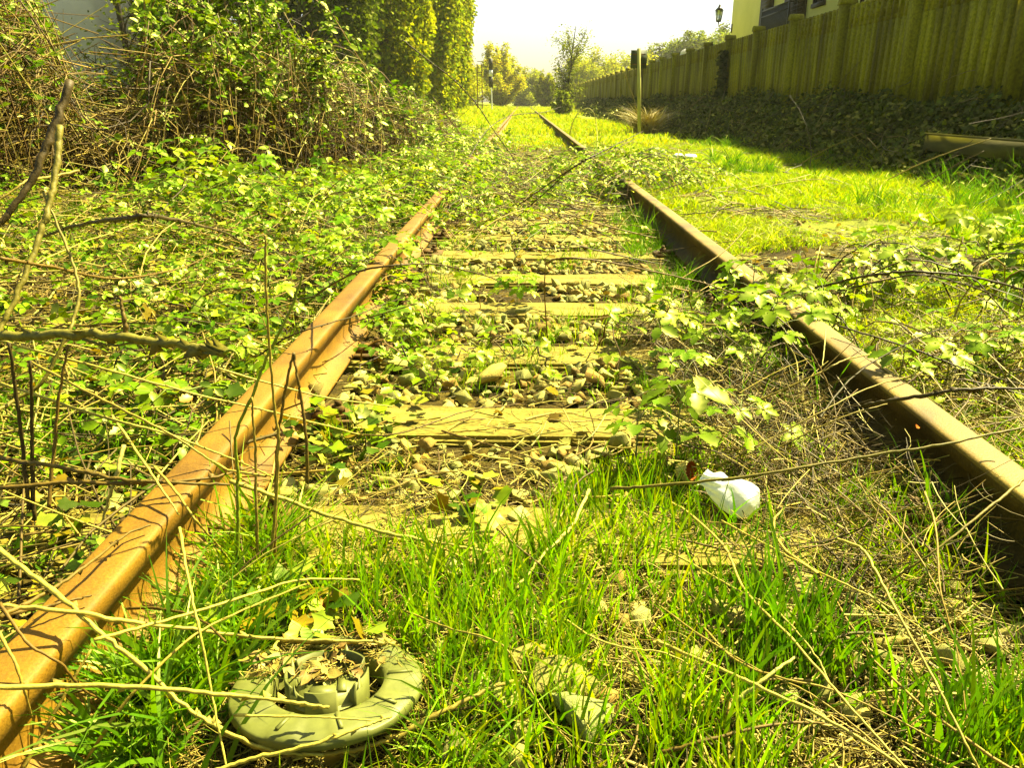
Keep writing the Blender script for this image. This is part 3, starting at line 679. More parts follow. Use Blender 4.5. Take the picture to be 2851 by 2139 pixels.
# tall grass close to the camera
b = Batch()
grass(b, 4400, -.60, .15, .62, 1.30, .118, .0052, GR, .40, 4.5, 41, (.08, .6), clump=6, tight=.018)
grass(b, 620, -.56, -.40, .66, 1.05, .17, .0075, GRD, .25, 6, 42, (.3, 1.1), 5, clump=8)
grass(b, 600, -.56, -.40, 1.02, 1.30, .16, .0065, GR, .3, 6, 43, (.3, 1.0), 5, clump=7)
grass(b, 420, -.12, -.02, .72, .95, .12, .005, GR, .2, 7, 44, (.5, 1.5), 5, clump=9)
grass(b, 5600, .05, .86, .66, 1.75, .125, .0050, GR, .36, 4.2, 45, (.08, .55), clump=6, tight=.02)
grass(b, 2600, .30, .86, .66, 1.35, .17, .0058, GRD, .36, 5, 46, (.1, .6), 5, clump=7, tight=.02)
grass(b, 1500, .80, 1.6, .8, 2.0, .17, .005, GRD, .42, 5, 47, (.2, 1.0), 5, clump=7)
grass(b, 1700, -.50, .70, 1.30, 2.0, .09, .0045, GR, .48, 4.5, 48, (.08, .6), clump=8, tight=.012)
grass(b, 1700, -1.7, -.66, .8, 1.9, .15, .0055, GRD, .42, 5, 49, (.3, 1.2), 5, clump=7)
tag(b.build('tall_grass', M_grass), 'tall fresh green grass growing round the near rails and straw', 'grass', kind='stuff')
# thin sprouts on the track bed
b = Batch()
grass(b, 6000, -.5, .8, 1.9, 4.6, .085, .0032, GR, .52, 5, 50, (.1, .6), 3, clump=9)
grass(b, 2400, -.53, -.25, 1.5, 5.5, .08, .0035, GR, .45, 5, 51, (.1, .7), 3, clump=7)
grass(b, 3600, .58, .84, 1.9, 5.6, .17, .0042, GRD, .42, 4, 52, (.15, .9), 4, clump=9)
grass(b, 9000, -.5, .8, 4.6, 16, .09, .006, GR + YEL[:1], .50, 2.2, 53, (.2, .9), 3, clump=8)
grass(b, 2200, .35, .86, 1.3, 3.0, .11, .0038, GRD, .35, 4, 63, (.1, .8), 4, clump=6)
tag(b.build('sprouting_grass', M_grass), 'thin bright grass sprouting through the ballast between the rails', 'grass', kind='stuff')
# meadow right of the track
MG = [(.30, .38, .003), (.24, .34, .003), (.37, .40, .004), (.18, .30, .004)]
def bare(x, y):           # worn straw patches
    d1 = ((x - 1.75) / .75) ** 2 + ((y - 3.9) / .55) ** 2; d2 = ((x - 2.3) / .5) ** 2 + ((y - 5.2) / .35) ** 2; d3 = ((x - 1.5) / .3) ** 2 + ((y - 6.6) / .8) ** 2
    return (np.minimum(np.minimum(d1, d2 * 1.6), d3 * 1.6) + .9 * vn(x * 4, y * 4, 60)) > 1.15
b = Batch()
grass(b, 52000, 1.0, 4.1, 1.2, 6.0, .10, .0052, MG, .20, 1.6, 55, (.3, 1.3), 3, bare)
grass(b, 52000, 1.0, 4.2, 6.0, 14, .13, .009, MG, .16, 1.2, 56, (.3, 1.2), 3, bare)
grass(b, 5600, 2.4, 4.1, 4.6, 9.5, .24, .008, GRD, .56, 1.5, 57, (.2, .9), 4, clump=14)
grass(b, 3600, 2.3, 4.0, 8, 15, .30, .012, GRD, .55, .9, 58, (.2, .9), 4, clump=14)
grass(b, 2600, 3.0, 4.3, 3.0, 6.0, .22, .0065, GRD, .45, 1.5, 59, (.2, .9), 4, clump=10)
tag(b.build('meadow_grass', M_grass), 'sunlit yellow green grass between the right rail and the fence', 'grass', kind='stuff')
b = Batch()
grass(b, 42000, -6, 5, 14, 40, .16, .022, MG + YEL[:1], .25, .6, 61, (.3, 1.0), 2)
grass(b, 42000, -9, 5, 40, 110, .26, .06, MG + YEL[:2], .2, .3, 62, (.3, 1.0), 2)
tag(b.build('far_grass', M_grass), 'yellow green grass covering the far stretch of the line', 'grass', kind='stuff')

# straw, twigs and fallen leaves
def litter(b, n, x0, x1, y0, y1, L, r, cols, k=3, npt=4, zoff=.012, thr=.35, seed=70, tilt=.25):
    x = U(x0, x1, n); y = U(y0, y1, n); ok = (vn(x * 2.6, y * 2.6, seed) > thr) & offrail(x); x, y = x[ok], y[ok]; m = len(x)
    a = U(0, 6.28, m); ln = L * np.clip(rng.lognormal(0, .5, m), .3, 3); t = np.linspace(-.5, .5, npt); cv = U(-.35, .35, m)
    dx = np.cos(a)[:, None] * t * ln[:, None] - np.sin(a)[:, None] * cv[:, None] * (t ** 2) * 2 * ln[:, None]
    dy = np.sin(a)[:, None] * t * ln[:, None] + np.cos(a)[:, None] * cv[:, None] * (t ** 2) * 2 * ln[:, None]
    X = x[:, None] + dx; Y = y[:, None] + dy
    Z = zg(X, Y) + (zoff * np.abs(rng.standard_normal(m)))[:, None] + U(-tilt, tilt, m)[:, None] * t * ln[:, None] + .006
    Z = np.maximum(Z, zg(X, Y) + .002)
    tubes(b, np.stack([X, Y, Z], -1), (r * U(.5, 1.4, m))[:, None] * np.linspace(1, .55, npt), k, vary(pick(cols, m), m, .2, .05))
b = Batch()
litter(b, 9500, -.58, .86, .62, 1.45, .07, .0012, STR, 3, 4, .014, .22)
litter(b, 1800, -.58, .40, 1.45, 1.9, .07, .0012, STR, 3, 4, .012, .4)
litter(b, 6000, -.56, .86, .62, 1.3, .06, .0010, STR[:3], 3, 4, .02, .40, 71)
litter(b, 800, -.56, .86, .62, 1.9, .10, .0022, STR[:3], 4, 5, .02, .2, 79)
litter(b, 1500, -3, -.66, .8, 5, .22, .0032, STR[:3], 4, 5, .05, .2, 85, .4)
litter(b, 3800, -.56, .86, 1.9, 7, .08, .0015, STR, 3, 3, .012, .45, 72)
litter(b, 5000, .40, .86, 1.4, 2.9, .10, .0013, STR, 3, 4, .03, .2, 78, .5)
litter(b, 5000, .95, 2.6, .8, 6, .12, .0018, STR, 3, 3, .02, .34, 73)
litter(b, 11000, -3.2, -.66, .8, 5.5, .13, .0022, STR, 3, 4, .03, .25, 74, .5)
litter(b, 5000, -2.4, 3.6, 5.5, 15, .25, .0045, STR, 3, 3, .03, .35, 75)
litter(b, 2200, .45, .87, 1.1, 2.8, .13, .0013, STR[1:] + STR[3:], 3, 5, .06, .2, 76, .8)
litter(b, 3500, .94, 1.9, .9, 2.6, .14, .0014, STR[:4], 3, 5, .05, .2, 77, .8)
tag(b.build('straw_litter', M_straw), 'dry straw and broken stalks strewn over the ground', 'straw', kind='stuff')
TW = [(.23, .17, .040), (.15, .10, .020), (.075, .048, .010), (.31, .25, .07), (.05, .033, .008)]
b = Batch()
litter(b, 620, -3.6, -.60, .8, 5.5, .42, .0032, TW, 5, 7, .07, .1, 80, .35)
litter(b, 160, -1.5, -.45, .75, 1.7, .34, .0022, TW, 5, 7, .08, .0, 81, .5)
litter(b, 110, -.5, .8, .65, 2.2, .16, .0022, TW, 5, 6, .025, .1, 82, .15)
litter(b, 140, .45, 1.9, 1.0, 3.2, .34, .0021, TW, 5, 7, .09, .0, 83, .45)
litter(b, 200, -.6, 1.0, 4, 9, .45, .0035, TW, 4, 7, .10, .2, 84, .4)
tag(b.build('fallen_twigs', M_stem), 'tangle of thin fallen twigs and dead bramble stems', 'twigs', kind='stuff')
b = Batch(); n = 1500
x = U(-3, 2.6, n); y = U(.7, 6, n) ; ok = offrail(x); x, y = x[ok], y[ok]; n = len(x)
DL = [(.34, .25, .08), (.24, .15, .04), (.42, .35, .16), (.16, .10, .03)]
scatter(b, LEAF1, np.stack([x, y, zg(x, y) + U(.008, .03, n)], 1), rdir(n, 0), np.array([0, 0, 1.]) + .55 * rng.standard_normal((n, 3)), U(.02, .05, n), vary(pick(DL, n), n, .2, .05))
tag(b.build('fallen_leaves', M_ivy), 'dry fallen leaves lying in the litter', 'dead leaves', kind='stuff')

# ivy and weeds covering the ground left of the track
IVG = [(.07, .15, .003), (.11, .19, .003), (.03, .075, .003), (.15, .22, .005), (.25, .29, .04), (.025, .05, .003), (.18, .13, .01)]
b = Batch(); n = 26000
y = .8 + 8 * U(0, 1, n) ** 1.35; x = U(-5.2, -.68, n); ok = (vn(x * 1.7, y * 1.7, 90) > .30); x, y = x[ok], y[ok]; n = len(x)
hgt = np.abs(rng.standard_normal(n)) * .045 + .012
scatter(b, IVY, np.stack([x, y, zg(x, y) + hgt], 1), rdir(n, -.1), np.array([.15, -.1, 1.]) + .5 * rng.standard_normal((n, 3)), np.clip(rng.lognormal(math.log(.023), .38, n), .010, .055) * (1 + .05 * y), vary(pick(IVG, n), n, .2, .06))
n = 6000; y = 1.0 + 9 * U(0, 1, n); x = U(-3.6, -.66, n); ok = vn(x * 1.5, y * 1.5, 91) > .38; x, y = x[ok], y[ok]; n = len(x)
scatter(b, LEAF3S, np.stack([x, y, zg(x, y) + U(.03, .22, n)], 1), rdir(n, -.1), np.array([.1, -.1, 1.]) + .35 * rng.standard_normal((n, 3)), U(.022, .042, n), vary(pick(IVG[:4], n), n, .2, .06))
for (px, py, q, sp) in ((930, 1185, 70, .085), (770, 1690, 45, .05), (840, 1760, 40, .05), (1330, 1400, 20, .04), (980, 1240, 30, .06), (1080, 1150, 14, .05)):
    p = Pz(px, py, .03); k = q
    xx = p[0] + sp * rng.standard_normal(k); yy = p[1] + sp * rng.standard_normal(k)
    scatter(b, IVY, np.stack([xx, yy, zg(xx, yy) + U(.02, .09, k)], 1), rdir(k, -.1), np.array([.2, -.1, 1.]) + .4 * rng.standard_normal((k, 3)), U(.025, .045, k), vary(pick(IVG[2:], k), k, .2, .06))
tag(b.build('ivy_ground_cover', M_ivy), 'ivy and low weeds carpeting the ground left of the rusty rail', 'ground cover', kind='stuff')
b = Batch()
grass(b, 26000, -4.5, -.7, 1.2, 9, .11, .0048, GR, .40, 2.2, 92, (.2, 1.0), 3, clump=7)
tag(b.build('verge_grass', M_grass), 'grass growing through the ivy left of the rusty rail', 'grass', kind='stuff')
b = Batch(); n = 420                       # low creeping leaves between the rails
x = U(-.53, .80, n); y = 1.9 + 9 * U(0, 1, n) ** 1.4; ok = vn(x * 2.5, y * 2.5, 93) > .55; x, y = x[ok], y[ok]; n = len(x)
scatter(b, LEAF3, np.stack([x, y, zg(x, y) + U(.03, .11, n)], 1), rdir(n, 0), np.array([.1, -.2, 1.]) + .35 * rng.standard_normal((n, 3)), U(.025, .045, n), vary(pick([(.15, .23, .008), (.20, .26, .01), (.10, .18, .008)], n), n, .2, .05))
tag(b.build('creeping_weeds', M_leaf), 'small low leaves creeping over the ballast between the rails', 'weeds', kind='stuff')

# ivy bank below the fence
IVD = [(.020, .034, .002), (.034, .056, .003), (.012, .02, .002), (.075, .10, .006), (.16, .17, .02)]
b = Batch(); n = 90000
y = 4.5 + 60 * U(0, 1, n) ** 2.1; x = U(3.55, 5.16, n); ok = vn(x * 1.6, y * 1.1, 95) + .35 * (x > 3.9) > .42; x, y = x[ok], y[ok]; n = len(x)
ok = vn(x * .3, y * .9, 94) * .55 < (x - 3.42); x, y = x[ok], y[ok]; n = len(x)
hgt = U(0, 1, n) ** 1.3 * .36 * sstep(3.5, 4.3, x) * (.15 + 1.3 * vn(x * 2, y * 1.3, 96)) + .02
scatter(b, IVY, np.stack([x - U(0, .15, n), y, zg(x, y) + hgt], 1), rdir(n, -.3), np.array([-.7, -.3, .7]) + .5 * rng.standard_normal((n, 3)), U(.024, .052, n) * (1 + .022 * y), vary(pick(IVD, n, [.28, .28, .22, .16, .06]), n, .3, .06))
litter_b = Batch(); litter(litter_b, 380, 3.5, 5.0, 5, 26, .45, .004, [(.08, .06, .010), (.04, .027, .004), (.14, .10, .02)], 4, 6, .22, .0, 88, .9)
tag(litter_b.build('dead_stems', M_stem), 'dry dead stems sticking out of the ivy bank', 'dead stems', kind='stuff')
tag(b.build('ivy_bank', M_ivy), 'dark glossy ivy covering the shaded bank below the fence', 'ivy', kind='stuff')
b = Batch(); n = 1500; yp = PY0 + 7 * PSP
for k in range(len([1])):
    yp = min((PY0 + q * PSP for q in range(12)), key=lambda v: abs(v - PX(2045, 200, FX)[1]))
z = U(0, 1, n) ** .9 * 1.55; wv = .20 * (1 - z / 2.0) + .03
scatter(b, IVY, np.stack([FX - .12 - np.abs(.07 * rng.standard_normal(n)), yp + wv * rng.standard_normal(n) * .7 - .05, FZ0 - .1 + z], 1), rdir(n, -.4), np.array([-1., -.4, .3]) + .5 * rng.standard_normal((n, 3)), U(.05, .10, n), vary(pick([(.02, .03, .006), (.03, .04, .006)], n), n, .3, .06))
o = b.build('climbing_ivy', M_ivy); tag(o, 'narrow column of dark ivy climbing one fence post', 'ivy')

# ================================================================ bramble thicket on the left
CB = [(.10, .058, .008), (.155, .095, .014), (.06, .034, .005), (.22, .155, .028), (.30, .235, .055), (.035, .021, .004)]
LG = [(.065, .14, .003), (.10, .185, .003), (.035, .09, .003), (.15, .22, .004)]
def xfront(y): return np.interp(y, [3.6, 5, 6.5, 9, 12, 16, 20], [-3.9, -3.35, -2.75, -1.95, -1.65, -1.55, -1.7])
def thicket(name, label, y0, y1, ncane, nleaf, hs, dens_h):
    xc, yc = float(xfront((y0 + y1) / 2)) - 1, (y0 + y1) / 2
    t = empty(name, (xc, yc, float(zg(xc, yc)))); tag(t, label, 'bramble thicket', 'bramble bushes of the left thicket'); ORGT = np.array(t.location)
    b = Batch()
    # arching canes
    n = ncane; y = U(y0, y1, n); x = xfront(y) - .15 - 2.6 * U(0, 1, n) ** 1.5
    taper = np.interp(y, [5.5, 7.5, 9, 11, 13, 15, 19], [1, .93, .80, .68, .52, .40, .34]); hh = hs * taper * U(.45, 1.18, n) * (.62 + .38 * sstep(0, -1.1, x - xfront(y))) * (.8 + .4 * vn(y * .7, x * .7, 97))
    # dip() lets the white building show
    a = U(0, 6.28, n); L = U(.7, 2.0, n) * hs / 1.5; s = np.linspace(0, 1, 13)
    arc = np.sin(np.pi * s ** .8)
    drop = U(.55, 1.0, n)
    X = x[:, None] + np.cos(a)[:, None] * L[:, None] * s ** 1.25 * .8; Y = y[:, None] + np.sin(a)[:, None] * L[:, None] * s ** 1.25
    X = np.minimum(X, xfront(Y) + .35 * s)
    Zc = zg(X, Y) + hh[:, None] * np.where(s < .55, np.sin(np.pi * s / 1.1), 1 - drop[:, None] * ((s - .55) / .45) ** 2)
    dip = lambda X_, Y_: 1 - .56 * (sstep(-.58, -.53, X_ / Y_) - sstep(-.47, -.43, X_ / Y_)) * sstep(4.4, 5.2, Y_)
    Zc = zg(X, Y) + (Zc - zg(X, Y)) * dip(X, Y)
    P = np.stack([X, Y, Zc], -1) + rng.standard_normal((n, 13, 3)) * .018
    P[:, :, 2] = np.maximum(P[:, :, 2], zg(P[:, :, 0], P[:, :, 1]) + .01)
    tubes(b, P, (U(.0028, .0065, n) * (1 + .03 * y))[:, None] * np.linspace(1.15, .5, 13), 4, vary(pick(CB, n, [.25, .25, .2, .15, .08, .07]), n, .2, .06))
    # dead tangle lower inside
    m = int(ncane * 2.6); ym = U(y0, y1, m); xm = xfront(ym) + .12 - 1.5 * U(0, 1, m) ** 1.4; zm = U(.02, 1, m) ** .8 * hs * .66 * np.interp(ym, [5.5, 7.5, 9, 11, 13, 15, 19], [1, .93, .80, .68, .52, .40, .34]) * (1 - .5 * (sstep(-.58, -.53, xm / ym) - sstep(-.47, -.43, xm / ym)))
    d = rdir(m, U(-.3, .6, 1)[0]); ln = U(.25, 1.0, m); q = np.linspace(-.5, .5, 5)
    Q = np.stack([xm, ym, zg(xm, ym) + zm], 1)[:, None] + d[:, None] * (q[None, :] * ln[:, None])[:, :, None] + (rng.standard_normal((m, 1, 3)) * .12) * (q[None, :, None] ** 2) * 3 * ln[:, None, None]
    Q[:, :, 2] = np.maximum(Q[:, :, 2], zg(Q[:, :, 0], Q[:, :, 1]) + .01)
    tubes(b, Q, (U(.0016, .0042, m) * (1 + .03 * ym))[:, None] * np.linspace(1, .6, 5), 4, vary(pick(CB, m, [.2, .25, .15, .22, .12, .06]), m, .2, .06))
    c = b.build('canes', M_stem, t, org=ORGT); c['kind'] = 'stuff'
    # leaves in sprays along the canes, mostly on top
    pts = P[:, 3:].reshape(-1, 3); rel = (pts[:, 2] - zg(pts[:, 0], pts[:, 1])) / (hs * np.interp(pts[:, 1], [5.5, 7.5, 9, 11, 13, 15, 19], [1, .93, .80, .68, .52, .40, .34]))
    w = (np.clip(rel, .03, 1.2) ** dens_h) * (vn(pts[:, 1] * 1.9 + pts[:, 2] * 1.3, pts[:, 2] * 2.1 + pts[:, 0] * 1.2, 98) > .40)
    w = w / w.sum(); idx = rng.choice(len(pts), nleaf, p=w)
    LP = pts[idx] + rng.standard_normal((nleaf, 3)) * .04
    b = Batch(); big = np.clip(rng.lognormal(math.log(.042), .3, nleaf), .02, .085) * (1 + .035 * LP[:, 1])
    cl = vary(pick(LG, nleaf), nleaf, .22, .07)
    h_ = rng.random(nleaf) < .5
    for T, mk_ in ((LEAF3S, h_), (LEAFS, ~h_)):
        k = mk_.sum(); scatter(b, T, LP[mk_], rdir(k, -.15), np.array([.35, -.25, .9]) + .5 * rng.standard_normal((k, 3)), big[mk_] * (1 if T is LEAF3S else 1.15), cl[mk_])
    b.build('leaves', M_leaf, t, org=ORGT)
    return t
thicket('bramble_bush', 'bramble bush in front of the white building, tallest and darkest at the left edge', 3.7, 6.0, 460, 12000, 1.8, 1.9)
thicket('bramble_bush', 'brown tangled bramble bush right of the white building, leafy only on top', 6.0, 9.0, 600, 11000, 1.65, 2.2)
thicket('bramble_bush', 'bramble bush below the green columns, arching towards the rail', 9.0, 13.0, 560, 9500, 1.65, 1.5)
thicket('bramble_bush', 'farthest brownish bramble bush, at the foot of the tall green columns', 13.0, 19.0, 460, 8000, 1.65, 1.4)
# low brambles creeping across the track
def patch(label, pts, ncane, nleaf, h, rad, ls):
    """bramble mat: pts = list of (x, y) centres"""
    c0 = np.array(pts).mean(0); t = empty('bramble_patch', (c0[0], c0[1], float(zg(*c0)))); tag(t, label, 'brambles', 'low bramble patches on the track'); og = np.array(t.location)
    n = ncane; c = np.array(pts)[rng.integers(len(pts), size=n)] + rng.standard_normal((n, 2)) * rad * .55; a = U(0, 6.28, n); L = U(.5, 1.5, n) * rad * 1.6; s = np.linspace(0, 1, 10)
    X = c[:, :1] + np.cos(a)[:, None] * L[:, None] * (s - .5); Y = c[:, 1:] + np.sin(a)[:, None] * L[:, None] * (s - .5)
    Z = zg(X, Y) + (h * U(.2, 1.1, n))[:, None] * np.sin(np.pi * s) ** .8 + .01
    P = np.stack([X, Y, Z], -1) + rng.standard_normal((n, 10, 3)) * .006; b = Batch()
    tubes(b, P, (U(.0016, .0035, n) * (1 + .03 * c0[1]))[:, None] * np.linspace(1, .5, 10), 4, vary(pick(CB + [(.10, .14, .02)], n), n, .2, .06)); b.build('canes', M_stem, t, org=og)['kind'] = 'stuff'
    pp = P[:, 1:].reshape(-1, 3); LP = pp[rng.integers(len(pp), size=nleaf)] + rng.standard_normal((nleaf, 3)) * np.array([.03, .03, .02]) * (1 + .05 * c0[1]); LP[:, 2] = np.maximum(LP[:, 2], zg(LP[:, 0], LP[:, 1]) + .02)
    b = Batch(); scatter(b, LEAF3 if c0[1] < 5 else LEAF3S, LP, rdir(nleaf, -.05), np.array([.15, -.25, 1.]) + .38 * rng.standard_normal((nleaf, 3)), U(.6, 1.25, nleaf) * ls, vary(pick([(.12, .23, .003), (.16, .27, .004), (.07, .155, .004), (.22, .29, .006)], nleaf), nleaf, .18, .05)); b.build('leaves', M_leaf, t, org=og)
patch('leafy brambles burying the left rail in the middle distance', [(-.75, 6.0), (-.8, 7.2), (-.7, 8.4), (-.9, 9.8), (-1.2, 5.2), (-1.1, 11.5)], 260, 2600, .30, .55, .050)
patch('leafy brambles creeping between the rails, half way up the track', [(-.25, 5.2), (-.1, 6.3), (.1, 7.4), (.3, 8.4), (-.2, 9.2)], 150, 800, .22, .5, .045)
patch('leafy brambles covering the right rail before it reappears', [(.75, 7.0), (.95, 8.0), (1.1, 9.0), (1.3, 7.6), (.7, 9.9)], 200, 1500, .32, .45, .050)
patch('low brambles beyond the visible rail ends, left of the track', [(-1.6, 12), (-1.2, 14), (-1.0, 16), (-.9, 11)], 150, 1300, .35, .7, .07)
patch('bright bramble leaves lying over the near right rail and its inner side', [(.70, 2.45), (.88, 2.62), (.98, 2.45), (.55, 2.5), (1.05, 2.75), (.80, 2.9)], 60, 260, .20, .20, .050)
patch('leafy brambles spreading in the grass right of the right rail', [(1.5, 2.9), (1.9, 3.05), (1.7, 3.3), (2.2, 3.2), (2.0, 3.5), (1.4, 3.2)], 70, 240, .24, .30, .055)
patch('thin brambles in dead stems right of the near right rail', [(1.25, 2.1), (1.4, 1.9), (1.5, 2.3)], 45, 60, .18, .28, .045)
patch('leafy brambles spilling over the left rail beside the bolts', [(-.72, 3.2), (-.68, 3.5), (-.9, 3.4), (-.55, 3.0)], 40, 190, .20, .22, .05)
patch('young bramble leaves at the inner foot of the left rail', [(-.42, 2.55), (-.36, 2.35), (-.2, 2.45), (-.05, 2.5)], 26, 90, .09, .12, .036)
patch('bright low bramble leaves left of the rusty rail', [(-1.0, 2.1), (-.95, 2.6), (-1.15, 2.9), (-1.0, 1.8)], 40, 170, .16, .22, .05)
patch('pale leafy nettle-like brambles before the thicket', [(-2.2, 5.6), (-1.9, 5.2), (-2.4, 6.2), (-1.7, 6.2)], 60, 420, .35, .40, .075)
# unseen shrub added right of the frame to shade the near right corner
patch('unseen bramble bush added right of the near right rail to shade the corner', [(1.70, 1.0), (1.95, 1.3), (1.85, 1.6), (1.6, .75), (1.5, .95)], 420, 1300, .75, .30, .055)

# dry grass tussock under the sign
t = Pz(1795, 372, .0); b = Batch(); n = 1100; a = U(0, 6.28, n)
P = np.stack([t[0] + .13 * rng.standard_normal(n) + .02, t[1] + .15 * rng.standard_normal(n), np.full(n, -.01)], 1)
blades(b, P, U(.3, 1.0, n), U(.010, .022, n), a, U(.5, 1.6, n), vary(pick([(.36, .29, .07), (.27, .20, .04), (.42, .36, .12)], n), n, .2, .04), 6)
tag(b.build('dry_tussock', M_straw), 'tussock of dry straw-coloured grass round the sign post', 'dry grass')
